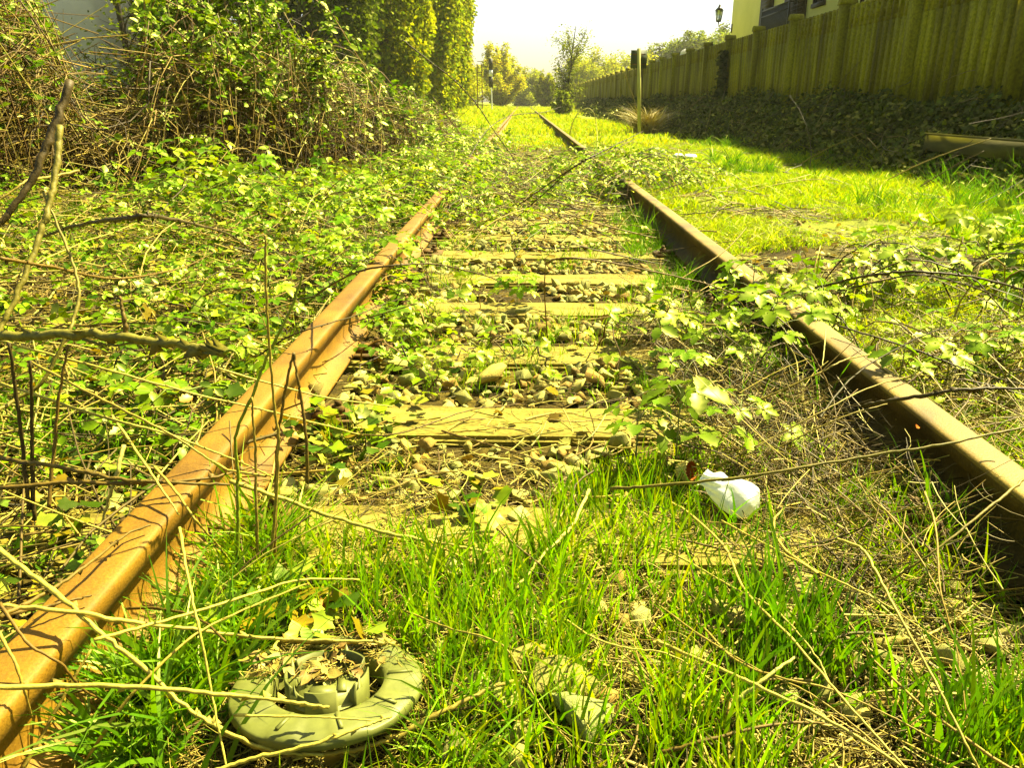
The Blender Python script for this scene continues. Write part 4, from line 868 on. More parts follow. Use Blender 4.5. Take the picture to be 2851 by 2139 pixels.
# ================================================================ single canes and stalks, each traced by hand
# (label, radius mm, colour key, thorns, points (px, py, height z) - a negative third value is a distance along the track instead)
CK = {'straw': (.35, .285, .075), 'tan': (.24, .175, .038), 'brown': (.11, .066, .012), 'dark': (.045, .029, .006), 'olive': (.145, .12, .02), 'green': (.18, .22, .012), 'pale': (.42, .37, .14)}
G_C = 'thorny bramble canes'; G_S = 'dry stalks'
CANES = [
 # --- left
 ('bramble_cane', 'thick bark-covered dead branch with a broken end, jutting in from the left edge', 9.5, 'olive', 1, [(-260, 905, -1.42), (0, 938, -1.36), (250, 928, -1.30), (420, 950, -1.26), (560, 970, -1.22), (625, 985, -1.2)]),
 ('dry_stalk', 'short upright snag growing from the thick broken branch', 4.2, 'brown', 0, [(352, 935, -1.285), (345, 880, -1.29), (333, 826, -1.30)]),
 ('dry_stalk', 'thin looped twig hanging below the thick broken branch', 2.6, 'olive', 0, [(230, 945, -1.29), (290, 960, -1.28), (360, 958, -1.27), (440, 942, -1.26)]),
 ('dry_stalk', 'tiny curled tendril at the tip of the thick broken branch', 2.6, 'green', 0, [(622, 985, -1.2), (645, 975, -1.19), (662, 990, -1.19), (663, 1010, -1.19)]),
 ('withered_reed', 'dark thick stem leaning up from the left edge, highest of the two', 8.5, 'dark', 0, [(-60, 690, -1.62), (0, 622, -1.66), (85, 505, -1.72), (140, 380, -1.78), (194, 226, -1.85)]),
 ('withered_reed', 'crooked olive stem rising from the left edge below the dark leaning stem', 6.8, 'olive', 0, [(-30, 960, -1.40), (20, 880, -1.45), (77, 746, -1.52), (118, 633, -1.58), (145, 542, -1.63), (160, 440, -1.68), (167, 350, -1.72)]),
 ('withered_reed', 'thin wavy dead stem hanging past the thick branch at the left', 3.6, 'olive', 0, [(120, 535, -1.64), (165, 640, -1.6), (199, 723, -1.55), (220, 812, -1.5), (205, 890, -1.46), (190, 925, -1.43), (120, 1060, -1.38), (40, 1115, -1.35), (-20, 1150, -1.3)]),
 ('withered_reed', 'pale straight branch crossing behind the dark leaning stem at the left edge', 3.6, 'tan', 0, [(-20, 570, -2.1), (50, 520, -2.15), (80, 500, -2.2), (140, 492, -2.3), (220, 475, -2.4)]),
 ('bramble_cane', 'long dark cane arching over the ivy ground left of the track', 4, 'dark', 1, [(120, 660, .30), (194, 633, .50), (362, 606, .62), (452, 606, .60), (542, 624, .50), (651, 660, .35), (723, 723, .16), (760, 760, .06)]),
 ('bramble_cane', 'long thin cane curving low across the ivy from the left edge', 3, 'brown', 1, [(0, 718, .55), (150, 745, .50), (300, 775, .42), (420, 765, .36), (520, 740, .26), (600, 700, .12)]),
 ('bramble_cane', 'long straw cane from the left edge crossing the rusty rail, uppermost of three', 2.6, 'straw', 1, [(-20, 940, .34), (36, 958, .34), (316, 1035, .30), (542, 1098, .24), (723, 1139, .185), (882, 1179, .12), (1010, 1213, .05)]),
 ('bramble_cane', 'long straw cane crossing the rusty rail, middle one of three', 2.6, 'straw', 1, [(0, 1066, .30), (271, 1157, .27), (452, 1205, .24), (565, 1247, .20), (669, 1288, .15), (760, 1330, .08)]),
 ('bramble_cane', 'long straw cane crossing the rusty rail, lowest of three', 2.4, 'tan', 1, [(86, 1007, .34), (270, 1105, .30), (452, 1197, .25), (588, 1283, .19), (700, 1350, .12), (790, 1410, .04)]),
 ('dry_stalk', 'thick pale frayed stalk lying from the rusty rail towards the nearest sleeper', 4.2, 'straw', 0, [(640, 1340, .16), (796, 1392, .10), (900, 1430, .085), (1094, 1488, .065), (1260, 1518, .05), (1372, 1543, .04)]),
 ('dry_stalk', 'straight straw stalk dropping its tip on top of the rusty rail', 2.4, 'straw', 0, [(312, 1157, .24), (407, 1297, .22), (455, 1370, .20), (499, 1434, .172)]),
 ('dry_stalk', 'short tan stalk crossing the rusty rail beside the straw stalk tip', 2.4, 'tan', 0, [(430, 1300, .21), (490, 1370, .19), (542, 1446, .165), (590, 1500, .10), (640, 1560, .05)]),
 ('dry_stalk', 'thick pale old stick standing in the grass left of the rusty rail', 4, 'pale', 0, [(345, 1240, .20), (325, 1320, .16), (300, 1400, .10), (270, 1505, .03)]),
 ('dry_stalk', 'pale split stick lying in the ivy far left of the rusty rail', 3.4, 'pale', 0, [(170, 790, .10), (110, 860, .10), (60, 905, .08)]),
 ('withered_reed', 'tall single thin stalk standing before the rusty rail, its top highest of all', 2.6, 'tan', 0, [(739, 655, -1.17), (739, 760, -1.17), (748, 930, -1.17), (764, 1129, -1.17), (775, 1235, -1.17), (764, 1441, -1.17), (752, 1560, -1.17), (745, 1640, -1.17)]),
 ('withered_reed', 'yellow green stalk bending down from the upper right to a kink before the rail', 2.8, 'green', 0, [(843, 765, -1.22), (810, 860, -1.21), (782, 917, -1.2), (740, 1000, -1.2), (705, 1098, -1.19), (658, 1206, -1.18), (660, 1300, -1.18), (663, 1441, -1.17), (660, 1560, -1.16)]),
 ('withered_reed', 'reed stem bent sharply at its top, the left leg of the bent reed', 3.0, 'brown', 0, [(817, 982, -1.21), (800, 1060, -1.20), (787, 1129, -1.20), (773, 1240, -1.2), (769, 1333, -1.19), (766, 1480, -1.18), (762, 1640, -1.17)]),
 ('withered_reed', 'hanging right leg of the sharply bent reed', 2.8, 'brown', 0, [(817, 982, -1.21), (828, 1050, -1.2), (838, 1110, -1.2), (854, 1242, -1.19), (855, 1345, -1.19)]),
 ('withered_reed', 'straight tan stalk just right of the kinked green stalk', 2.5, 'tan', 0, [(701, 1107, -1.17), (706, 1190, -1.17), (711, 1265, -1.17), (714, 1441, -1.16), (716, 1580, -1.16)]),
 ('withered_reed', 'thin dark standing stem in the grass at the far left', 3.6, 'dark', 0, [(25, 955, -1.25), (45, 1100, -1.25), (65, 1260, -1.24), (80, 1420, -1.22)]),
 ('withered_reed', 'second thin dark stem rising from the same dark grass clump at the far left', 3.6, 'dark', 0, [(84, 1005, -1.25), (88, 1150, -1.25), (90, 1300, -1.24), (95, 1450, -1.22)]),
 ('withered_reed', 'third leaning dark stem at the far left, nearest the rail', 3.0, 'brown', 0, [(190, 960, -1.3), (165, 1100, -1.28), (150, 1250, -1.26), (135, 1420, -1.22)]),
 ('bramble_cane', 'dark cane lying low over the grass left of the rusty rail', 4, 'brown', 1, [(0, 1275, .22), (90, 1290, .22), (210, 1310, .21), (330, 1335, .20), (480, 1345, .19), (640, 1350, .17)]),
 ('bramble_cane', 'lower bark-brown cane running onto the top of the rusty rail', 3.6, 'brown', 1, [(0, 1360, .20), (180, 1345, .20), (380, 1345, .19), (560, 1335, .175), (700, 1300, .15)]),
 # --- lower left
 ('bramble_cane', 'thorny straw cane descending diagonally across the rail to the bottom edge', 3.5, 'straw', 1, [(-30, 1510, .24), (0, 1534, .235), (90, 1601, .215), (212, 1701, .19), (298, 1778, .165), (407, 1868, .12), (520, 1972, .08), (633, 2040, .06), (768, 2094, .05), (900, 2104, .05)]),
 ('bramble_cane', 'straw cane running level across the rail and behind the plastic cover', 3.2, 'straw', 1, [(-30, 1683, .215), (0, 1687, .21), (203, 1705, .195), (362, 1733, .16), (520, 1751, .12), (741, 1778, .08), (1000, 1787, .06), (1100, 1794, .05)]),
 ('bramble_cane', 'grey thorny cane coming from the left edge and ending over the plastic cover', 3.3, 'straw', 1, [(-30, 1914, .20), (0, 1914, .195), (271, 1910, .17), (542, 1927, .14), (723, 1945, .115), (859, 1963, .10), (916, 1971, .095)]),
 ('dry_stalk', 'thin straw stalk crossing steeply in front of everything near the lower left', 2.0, 'straw', 0, [(500, 1470, .24), (520, 1590, .22), (552, 1742, .18), (575, 1850, .14), (592, 1945, .11), (633, 2150, .05)]),
 ('dry_stalk', 'straw stalk sloping up rightwards from the rail, then bending level', 2.2, 'straw', 0, [(262, 1783, .17), (400, 1745, .16), (542, 1705, .15), (700, 1655, .13), (841, 1615, .10), (1000, 1615, .06)]),
 ('dry_stalk', 'yellow stalk rising from the bottom edge past the thorny canes', 2.0, 'tan', 0, [(220, 2150, .03), (344, 1963, .11), (450, 1850, .14), (556, 1760, .15), (700, 1690, .13), (860, 1625, .09)]),
 ('dry_stalk', 'brownish stalk rising from the bottom left corner', 2.4, 'tan', 0, [(60, 2150, .05), (150, 1990, .10), (253, 1809, .16)]),
 ('dry_stalk', 'thin stalk bowing down along the left edge over the rail', 2.0, 'tan', 0, [(-10, 1750, .22), (40, 1840, .20), (66, 1920, .17), (90, 2000, .12)]),
 ('dry_stalk', 'brown stalk crossing the rail top downward from the left edge', 2.0, 'brown', 0, [(0, 1680, .23), (75, 1790, .20), (170, 1850, .17), (230, 1920, .12), (330, 1975, .06)]),
 ('bramble_cane', 'thin brown cane on the rail with a split upper tip', 2.8, 'brown', 1, [(0, 1720, .21), (130, 1650, .20), (260, 1560, .19), (350, 1490, .175), (420, 1462, .172)]),
 ('bramble_cane', 'short brown cane resting on the rail under the straw canes', 2.6, 'brown', 1, [(-10, 1720, .20), (80, 1700, .185), (170, 1680, .178), (255, 1658, .172)]),
 ('bramble_cane', 'thorny straw cane along the front edge of the plastic cover', 2.6, 'straw', 1, [(590, 2150, .06), (700, 2115, .07), (864, 2076, .085), (980, 2035, .09), (1041, 2011, .09), (1090, 1995, .085)]),
 ('bramble_cane', 'thick brown cane curving in the straw below the plastic cover', 4.2, 'tan', 1, [(590, 2010, .03), (640, 2045, .03), (747, 2088, .03), (894, 2100, .03), (1010, 2082, .03), (1114, 2047, .03)]),
 ('dry_stalk', 'thin straight stick lying across the plastic cover', 1.6, 'straw', 0, [(650, 1993, .10), (800, 1996, .095), (950, 2001, .09), (1062, 2010, .08)]),
 ('bramble_cane', 'thick pale old cane lying behind the plastic cover', 4.0, 'tan', 0, [(780, 1782, .055), (880, 1788, .05), (960, 1788, .05), (1040, 1794, .045), (1105, 1792, .04)]),
 ('bramble_cane', 'dry cane curving out of the stones right of the plastic cover', 3.6, 'tan', 0, [(1100, 2060, .03), (1180, 2010, .04), (1270, 1965, .05), (1370, 1915, .05), (1440, 1900, .04), (1480, 1912, .02)]),
 ('bramble_cane', 'thin dark cane lying across the ballast towards the pale sleeper', 2.2, 'brown', 1, [(915, 1190, .04), (1000, 1210, .05), (1120, 1205, .05), (1300, 1145, .05), (1450, 1125, .04)]),
 ('bramble_cane', 'brown cane lying from the sleeper towards the white bag', 2.2, 'brown', 1, [(1230, 1200, .04), (1330, 1230, .05), (1450, 1265, .06), (1500, 1285, .05)]),
 ('dry_stalk', 'pale crooked stick lying across the nearest sleeper', 3.3, 'pale', 0, [(1640, 1365, .05), (1596, 1457, .05), (1560, 1500, .045), (1519, 1538, .04), (1470, 1600, .03), (1435, 1640, .02)]),
 ('dry_stalk', 'brown straight twig beside the pale crooked stick', 1.8, 'brown', 0, [(1383, 1472, .09), (1450, 1530, .06), (1520, 1585, .04), (1572, 1628, .02)]),
 ('dry_stalk', 'white curved straw loop lying over the pale sleeper', 2.0, 'pale', 0, [(1610, 1240, .02), (1650, 1210, .04), (1680, 1165, .05), (1690, 1130, .05), (1670, 1095, .04)]),
 # --- middle
 ('bramble_cane', 'dark cane arching from the ivy over the left rail to the young leaves', 3.2, 'dark', 1, [(860, 840, .10), (900, 808, .20), (955, 775, .30), (1013, 752, .36), (1110, 738, .38), (1216, 736, .34), (1290, 752, .26), (1352, 768, .20), (1395, 786, .12)]),
 ('bramble_cane', 'brown cane arching across the track to the leaves on the right rail', 3.2, 'brown', 1, [(1519, 736, .28), (1545, 722, .32), (1600, 719, .33), (1714, 734, .30), (1851, 763, .24), (1964, 790, .20), (2050, 822, .18), (2100, 850, .17)]),
 ('withered_reed', 'thin upright brown stem holding up the cane over the middle of the track', 2.4, 'brown', 0, [(1519, 736, .28), (1516, 800, .20), (1519, 870, .10), (1524, 940, .0)]),
 ('bramble_cane', 'thin dark cane low across the stones from the left rail', 1.8, 'dark', 1, [(1040, 755, .14), (1120, 780, .12), (1240, 810, .10), (1330, 818, .08), (1420, 812, .05)]),
 ('bramble_cane', 'dark leafless cane crossing the left rail upward from the ivy', 2.4, 'dark', 1, [(690, 1010, .08), (800, 940, .19), (900, 905, .22), (1000, 875, .16), (1060, 850, .12), (1120, 830, .06)]),
 ('bramble_cane', 'dark cane slanting over the mid track from the right rail brambles', 4.0, 'dark', 1, [(1400, 600, .04), (1480, 545, .22), (1560, 490, .40), (1640, 440, .52), (1720, 400, .55), (1790, 365, .50)]),
 ('bramble_cane', 'second dark cane slanting beside it over the mid track', 3.4, 'dark', 1, [(1440, 605, .05), (1530, 525, .25), (1610, 455, .42), (1690, 425, .45), (1770, 385, .42)]),
 ('bramble_cane', 'long dark cane falling from the thicket top down onto the track', 5.5, 'dark', 1, [(1120, 110, -7.6), (1200, 173, -7.8), (1268, 226, -8.0), (1330, 294, -8.2), (1374, 362, -8.3), (1405, 405, -8.4), (1440, 455, -8.4)]),
 ('bramble_cane', 'dark cane arching up over the far left rail towards the right', 4.6, 'dark', 1, [(1290, 470, -8.0), (1312, 430, -8.2), (1345, 375, -8.6), (1390, 335, -9.0), (1440, 318, -9.5), (1512, 312, -10.2), (1561, 297, -11)]),
 ('bramble_cane', 'thin cane dropping through the leaves before the far left rail', 4, 'brown', 0, [(1205, 270, -7.5), (1262, 345, -7.7), (1300, 400, -7.8), (1330, 450, -7.9), (1365, 500, -8)]),
 ('dry_stalk', 'pale hoop of dry cane standing beside the far right rail', 6, 'pale', 0, [(1586, 375, -11.0), (1595, 340, -11), (1610, 315, -11), (1635, 301, -11), (1652, 312, -11), (1660, 345, -11), (1663, 390, -10.8), (1662, 425, -10.4)]),
 ('bramble_cane', 'dark cane arching in the leaves right of the buried right rail', 4, 'dark', 1, [(1725, 450, .12), (1760, 432, .26), (1800, 427, .33), (1850, 440, .30), (1900, 465, .12)]),
 # --- right
 ('bramble_cane', 'dark cane arching level above the grass at the right edge, uppermost there', 4.2, 'dark', 1, [(2220, 818, .14), (2300, 795, .22), (2393, 772, .29), (2480, 760, .33), (2574, 757, .35), (2710, 772, .33), (2851, 808, .27), (2920, 840, .2)]),
 ('bramble_cane', 'thinner dark cane branching under the uppermost arch at the right', 2.8, 'dark', 1, [(2340, 810, .17), (2440, 785, .24), (2560, 765, .31), (2680, 790, .26), (2790, 830, .18), (2860, 860, .12)]),
 ('bramble_cane', 'dark cane running down right from the leaves on the right rail', 2.6, 'dark', 1, [(2335, 908, .19), (2440, 940, .19), (2538, 971, .18), (2640, 1010, .16), (2710, 1035, .15), (2860, 1075, .1)]),
 ('bramble_cane', 'thick dark thorny cane entering over the right rail from the right edge', 4.0, 'dark', 1, [(2400, 1132, .17), (2452, 1120, .20), (2574, 1102, .25), (2640, 1090, .27), (2710, 1084, .28), (2780, 1081, .28), (2870, 1086, .28)]),
 ('bramble_cane', 'very long olive cane crossing above the white bag to the right rail', 3.0, 'olive', 0, [(1700, 1362, .09), (1851, 1351, .13), (2104, 1324, .18), (2416, 1270, .22), (2574, 1247, .24), (2755, 1211, .26), (2870, 1186, .27)]),
 ('bramble_cane', 'curved tan cane hooked over the right rail from the inner side', 2.6, 'tan', 0, [(2009, 1166, .03), (2068, 1134, .07), (2170, 1090, .13), (2281, 1039, .18), (2340, 1008, .20), (2384, 994, .20), (2430, 990, .18), (2470, 1005, .15)]),
 ('bramble_cane', 'dark thick stick propped against the right rail below the leaves', 3.4, 'brown', 0, [(2244, 962, .20), (2280, 1020, .15), (2308, 1080, .10), (2330, 1130, .05), (2350, 1165, .01)]),
 ('dry_stalk', 'pale crooked twig dropping from the leaves on the right rail', 2.2, 'pale', 0, [(2180, 940, .18), (2215, 1000, .12), (2222, 1070, .07), (2225, 1150, .01)]),
 ('dry_stalk', 'thin vertical pale twig touching the right rail top', 1.8, 'pale', 0, [(2299, 917, .22), (2295, 970, .19), (2289, 1020, .165)]),
 ('bramble_cane', 'tan cane fanning out of the right rail towards the sleepers, upper one', 2.2, 'tan', 0, [(1980, 1310, .03), (2150, 1220, .10), (2300, 1140, .16), (2420, 1080, .18), (2560, 1040, .17)]),
 ('bramble_cane', 'tan cane fanning out of the right rail, lower one', 2.0, 'tan', 0, [(2060, 1300, .03), (2200, 1230, .10), (2350, 1160, .16), (2470, 1125, .18)]),
 ('dry_stalk', 'dark twig lying along the grass from the big leaves to the bag', 1.8, 'dark', 0, [(1900, 1240, .10), (2000, 1260, .09), (2080, 1290, .06), (2140, 1310, .02)]),
 ('dry_stalk', 'short pale stem with a flat top beside the right rail', 2.2, 'pale', 0, [(2545, 1285, .13), (2570, 1340, .08), (2590, 1410, .02)]),
 ('dry_stalk', 'thick straw stalk sweeping to the bottom edge, lowest of the right bundle', 3.0, 'straw', 0, [(1820, 1790, .05), (1851, 1796, .055), (2027, 1873, .075), (2140, 1927, .08), (2285, 1995, .08), (2420, 2075, .07), (2530, 2150, .06)]),
 ('dry_stalk', 'long straw stalk from below the white bag down to the bottom edge', 2.3, 'straw', 0, [(1870, 1400, .02), (1919, 1430, .04), (2014, 1520, .07), (2072, 1642, .09), (2190, 1764, .10), (2312, 1904, .10), (2425, 2035, .09), (2530, 2150, .08)]),
 ('dry_stalk', 'straw stalk crossing the long one in the right bundle', 2.0, 'straw', 0, [(1840, 1530, .03), (1865, 1538, .04), (1960, 1590, .06), (2065, 1650, .08), (2160, 1700, .08), (2258, 1809, .08), (2310, 1900, .07)]),
 ('dry_stalk', 'thin straw stalk high across the right grass', 1.6, 'straw', 0, [(2009, 1450, .06), (2120, 1510, .10), (2258, 1583, .14), (2380, 1640, .15), (2484, 1696, .14), (2620, 1790, .10)]),
 ('dry_stalk', 'hooked stalk curving down through the right grass to the bottom edge', 2.3, 'straw', 0, [(2332, 1502, .17), (2400, 1530, .18), (2443, 1601, .17), (2502, 1714, .15), (2592, 1877, .12), (2687, 2067, .09), (2730, 2150, .07)]),
 ('dry_stalk', 'thin brown stalk standing in the dark right corner', 1.6, 'tan', 0, [(2575, 1370, .20), (2606, 1479, .18), (2619, 1647, .14), (2665, 1818, .09), (2701, 2067, .03)]),
 ('dry_stalk', 'long thin stalk slanting from the right rail into the dark corner', 1.6, 'tan', 0, [(2416, 1380, .16), (2500, 1460, .16), (2610, 1642, .13), (2640, 1720, .10)]),
 ('dry_stalk', 'brown stick leaning from the right edge over the shaded grass', 2.4, 'olive', 0, [(2851, 1335, .20), (2773, 1398, .19), (2660, 1490, .16), (2552, 1570, .12), (2440, 1640, .05)]),
 ('dry_stalk', 'brown stick curving across the bottom right litter', 2.6, 'brown', 0, [(1840, 2098, .03), (1940, 2070, .05), (2090, 2031, .06), (2200, 2015, .06), (2294, 2015, .05)]),
 ('dry_stalk', 'short thick pale stick crossing the right bundle', 3.0, 'pale', 0, [(2050, 1953, .05), (2130, 1890, .08), (2215, 1830, .09)]),
 ('dry_stalk', 'thin tan stalk second lowest of the right bundle', 1.7, 'tan', 0, [(1960, 1750, .05), (2050, 1840, .07), (2180, 1890, .08), (2310, 1920, .08), (2470, 1990, .07), (2620, 2070, .05)]),
 ('dry_stalk', 'fine stalk running beside the thick one at the bottom right', 1.6, 'tan', 0, [(1840, 1690, .04), (1950, 1770, .06), (2100, 1860, .07), (2250, 1930, .08), (2400, 2040, .07), (2500, 2140, .06)]),
 ('dry_stalk', 'bent straw stalk in the middle of the foreground grass', 1.8, 'straw', 0, [(1540, 1700, .04), (1640, 1770, .06), (1740, 1805, .06), (1860, 1822, .06), (1990, 1900, .05)]),
 ('dry_stalk', 'long thin stalk bending from the grass left of the bag to the stones', 1.6, 'tan', 0, [(1120, 1700, .05), (1250, 1750, .08), (1400, 1800, .08), (1500, 1960, .05), (1600, 2090, .02)]),
 # --- fence side
 ('dry_stalk', 'long straight dry stick propped in the ivy bank, left of two', 7, 'tan', 0, [(2230, 455, -9.6), (2300, 415, -9.3), (2400, 370, -9.0)]),
 ('dry_stalk', 'long straight dry stick propped in the ivy bank under the beam, right of two', 6, 'tan', 0, [(2450, 510, -7.6), (2600, 440, -7.4), (2760, 385, -7.2)]),
 ('dry_stalk', 'thin straight stick low in the shade right of the propped sticks', 5, 'brown', 0, [(2560, 520, -7.0), (2660, 460, -6.9), (2740, 420, -6.8)]),
 ('dry_stalk', 'pale fallen stalk on the meadow grass, upper of two', 5, 'straw', 0, [(2040, 530, .06), (2140, 510, .10), (2200, 500, .13), (2256, 485, .16)]),
 ('dry_stalk', 'pale fallen stalk on the meadow grass, lower and longer of two', 5, 'straw', 0, [(2090, 532, .06), (2170, 512, .12), (2250, 500, .15), (2325, 500, .16)]),
 ('dry_stalk', 'thin dead climber dangling down the face of the fence', 6, 'tan', 0, [(2452, 5, -13.0), (2468, 60, -12.9), (2478, 130, -12.8), (2485, 200, -12.7), (2495, 270, -12.5), (2500, 310, -12.3)]),
 ('dry_stalk', 'thin dry weed leaning beside the sign post', 7, 'tan', 0, [(1740, 205, -19.5), (1752, 240, -19.6), (1765, 275, -19.8), (1772, 310, -20)]),
]
for (name, lab, r, ck, thorn, pts) in CANES:
    W3 = np.array([PY(px, py, -z) if z < 0 else Pz(px, py, z) for px, py, z in pts])
    ln = np.linalg.norm(np.diff(W3, axis=0), axis=1).sum(); n = int(np.clip(len(pts) * 7, 16, 60))
    C = catmull(W3, n); og = C[len(C) // 2].copy(); C = C - og
    C[1:-1] += rng.standard_normal((n - 2, 3)) * r * .0002
    b = Batch(); tb = np.linspace(0, 1, n)
    rad = r * .001 * (1.05 - .45 * tb if name != 'withered_reed' else .7 + .4 * tb) * (1 + .035 * rng.standard_normal(n))
    knots = np.clip(1 + .35 * (rng.random(n) < .08), 1, 1.22); rad = rad * knots
    tubes(b, C, rad[None], 7, vary(CK[ck], 1, .08, .03), True)
    if thorn:
        m = max(4, int(ln / .035)); i = rng.integers(1, n - 1, m); T = nrm(C[np.minimum(i + 1, n - 1)] - C[i - 1])
        d = nrm(np.cross(T, rng.standard_normal((m, 3)))); s = r * .001 * U(1.6, 2.8, m)
        scatter(b, THORN, C[i] + d * rad[i][:, None] * .8, nrm(d - .35 * T), T, s, vary(CK[ck], m, .1, .03))
    o = b.build(name, M_stem, smooth=True); o.location = og
    tag(o, lab, {'bramble_cane': 'bramble cane', 'dry_stalk': 'dry stalk', 'withered_reed': 'withered reed'}[name], G_C if name == 'bramble_cane' else G_S)

# ================================================================ leafy shoots
def shoot(label, base, nl, h, spread, ls, cols, T=LEAF5, up=.9, lean=(0, 0), stem=.0022):
    t = empty('bramble_shoot', base); tag(t, label, 'bramble shoot', 'young bramble shoots')
    b = Batch(); b2 = Batch(); tips = []; dirs = []
    main = catmull([(0, 0, -.01), (lean[0] * .4, lean[1] * .4, h * .55), (lean[0], lean[1], h)], 10); tubes(b, main, np.linspace(stem, stem * .5, 10), 6, (.16, .17, .025))
    for i in range(nl):
        f = .35 + .65 * i / max(1, nl - 1); p = main[int(f * 9)]; a = i * 2.4 + U(-.4, .4); rr = spread * U(.45, 1.05) * (1.15 - f * .5)
        e = p + np.array([math.cos(a) * rr, math.sin(a) * rr, h * U(-.02, .22)]); m_ = (p + e) / 2 + np.array([0, 0, h * .08])
        tubes(b, catmull([p, m_, e], 6), np.linspace(stem * .5, stem * .3, 6), 5, (.17, .2, .03)); tips.append(e); dirs.append((math.cos(a), math.sin(a), U(-.45, .1)))
    b.build('stem', M_stem, t, smooth=True); n = nl
    scatter(b2, T, np.array(tips), np.array(dirs), np.array([.05, -.15, up]) + .28 * rng.standard_normal((n, 3)), U(.7, 1.2, n) * ls, vary(pick(cols, n), n, .12, .04)); b2.build('leaves', M_leaf, t)
    return t
YGN = [(.14, .245, .003), (.19, .28, .004), (.10, .205, .003)]; DGN = [(.07, .125, .004), (.10, .16, .004)]
def zb(px, py, z=0.): return tuple(Pz(px, py, z))
SH = [('young bramble shoot standing alone on the stones in the middle of the track', (1440, 850, 0), 9, .13, .11, .055, YGN, LEAF5),
      ('leafy shoot over the left rail, at the end of the dark arching cane', (1030, 800, .03), 9, .30, .16, .055, YGN, LEAF5),
      ('leafy shoot on the left rail next to the bolts', (1175, 745, .03), 6, .22, .12, .05, YGN, LEAF3),
      ('bright clump of leaves at the inner foot of the left rail', (1060, 935, 0), 14, .10, .13, .045, YGN, LEAF5),
      ('dark-leaved shoot with one big drooping shaded leaf above the white bag', (1880, 1290, .02), 7, .17, .10, .075, DGN, LEAF3),
      ('bright toothed leaves beside the dark big leaf, towards the sleeper', (1770, 1280, .02), 5, .12, .08, .05, YGN, LEAF3),
      ('row of fresh bramble leaves right of the dark big leaf', (2050, 1260, .02), 8, .13, .13, .048, YGN, LEAF5),
      ('fresh shoot left of the right rail, above the dead stems', (1900, 1130, .02), 8, .14, .12, .050, YGN, LEAF5),
      ('leafy shoot leaning from the sleeper towards the rail leaves', (2010, 1040, .02), 8, .16, .13, .05, YGN, LEAF5),
      ('wide pale leaves draped over the right rail top', (2150, 960, .10), 13, .16, .17, .06, YGN, LEAF5),
      ('bright leaves above the right rail where it disappears', (2090, 850, .10), 11, .17, .15, .055, YGN, LEAF5),
      ('pale leaves on the outer side of the right rail, near its gap', (2280, 900, .10), 10, .14, .16, .055, YGN, LEAF5),
      ('single leafy sprig on the right rail above the thick dark cane', (2500, 1080, .12), 4, .10, .05, .055, YGN, LEAF3),
      ('pale sprig right of the right rail by the dead stems', (2630, 1080, .05), 5, .12, .07, .055, YGN, LEAF5),
      ('pale leaves at the right edge below the dark arching cane', (2780, 1060, .05), 6, .14, .10, .055, YGN, LEAF5),
      ('small leafy sprig in the grass right of the rail gap', (2600, 1000, .03), 5, .14, .07, .05, YGN, LEAF5),
      ('large-leaved bramble clump at the right edge, tallest in the grass', (2700, 790, .02), 16, .30, .24, .075, YGN, LEAF5),
      ('large-leaved bramble clump left of the tallest clump in the right grass', (2450, 800, .02), 12, .24, .20, .065, YGN, LEAF5),
      ('broad leaves rising at the right frame edge beside the tallest clump', (2830, 800, .02), 10, .34, .2, .075, DGN + YGN, LEAF5),
      ('light green shoot before the brown thicket', (700, 590, .02), 14, .36, .24, .085, YGN, LEAF5),
      ('second light green shoot before the thicket, farther left', (590, 580, .02), 8, .26, .2, .075, YGN, LEAF5),
      ('leafy bramble shoot left of the tall thin stalk', (600, 1010, .02), 9, .16, .14, .05, YGN, LEAF5),
      ('leafy shoot in the ivy behind the yellow green stalk', (760, 900, .02), 9, .18, .14, .05, YGN, LEAF5),
      ('bright leafy shoot in the ivy beside the rusty rail bend', (880, 760, .02), 9, .20, .15, .055, YGN, LEAF5)]
for lab, (px, py, z), nl, h, sp, ls, cols, T in SH: shoot(lab, zb(px, py, z), nl, h, sp, ls, cols, T)
# the big drooping shaded leaf
# ================================================================ plastic cover (round, with a scalloped hub)
M_plast = m_noise('dusty_grey_plastic', [(.3, (.075, .082, .03)), (.55, (.115, .122, .045)), (.75, (.17, .168, .07))], 9, .5, .4, .15, 6, dist=.002, scale2=60, stops2=[(.3, (.85, .85, .85)), (.7, (1.1, 1.1, 1.1))])
dc = empty('plastic_cover', tuple(Pz(912, 1905, .047)), (R(-9), R(1.5), .2)); tag(dc, 'round grey plastic cover with a scalloped hub, lying in grass near the bottom edge', 'plastic cover')
def ring(prof, n=96, wob=None):
    """lathe an (r, z) profile"""
    a = np.linspace(0, 2 * math.pi, n, endpoint=False); m = len(prof); V = np.zeros((n, m, 3))
    for j, (r, z) in enumerate(prof):
        rr = r + (wob(a, j)[0] if wob else 0); zz = z + (wob(a, j)[1] if wob else 0)
        V[:, j] = np.stack([rr * np.cos(a), rr * np.sin(a), np.broadcast_to(zz, a.shape)], 1)
    i = np.arange(n)[:, None]; k = np.arange(m - 1)[None]; i2 = (i + 1) % n
    return V.reshape(-1, 3), [np.stack([i * m + k, i * m + k + 1, i2 * m + k + 1, i2 * m + k], -1).reshape(-1, 4)[:, ::-1]]
RO = .128
def wb(a, j):
    if j in (3, 4, 5):        # embossed lobes on the plate
        g = np.sign(np.sin(9 * a + j * .25)) * .0016; return (0, g)
    return (0, 0)
b = Batch(); b.add(*ring([(RO - .004, -.014), (RO, -.011), (RO, -.002), (RO - .003, .001), (RO * .88, .004), (RO * .66, .005), (RO * .60, .004), (RO * .58, -.004), (RO * .575, -.022)], 108, wb)); b.build('plate', M_plast, dc, smooth=False)
hub_r = .056
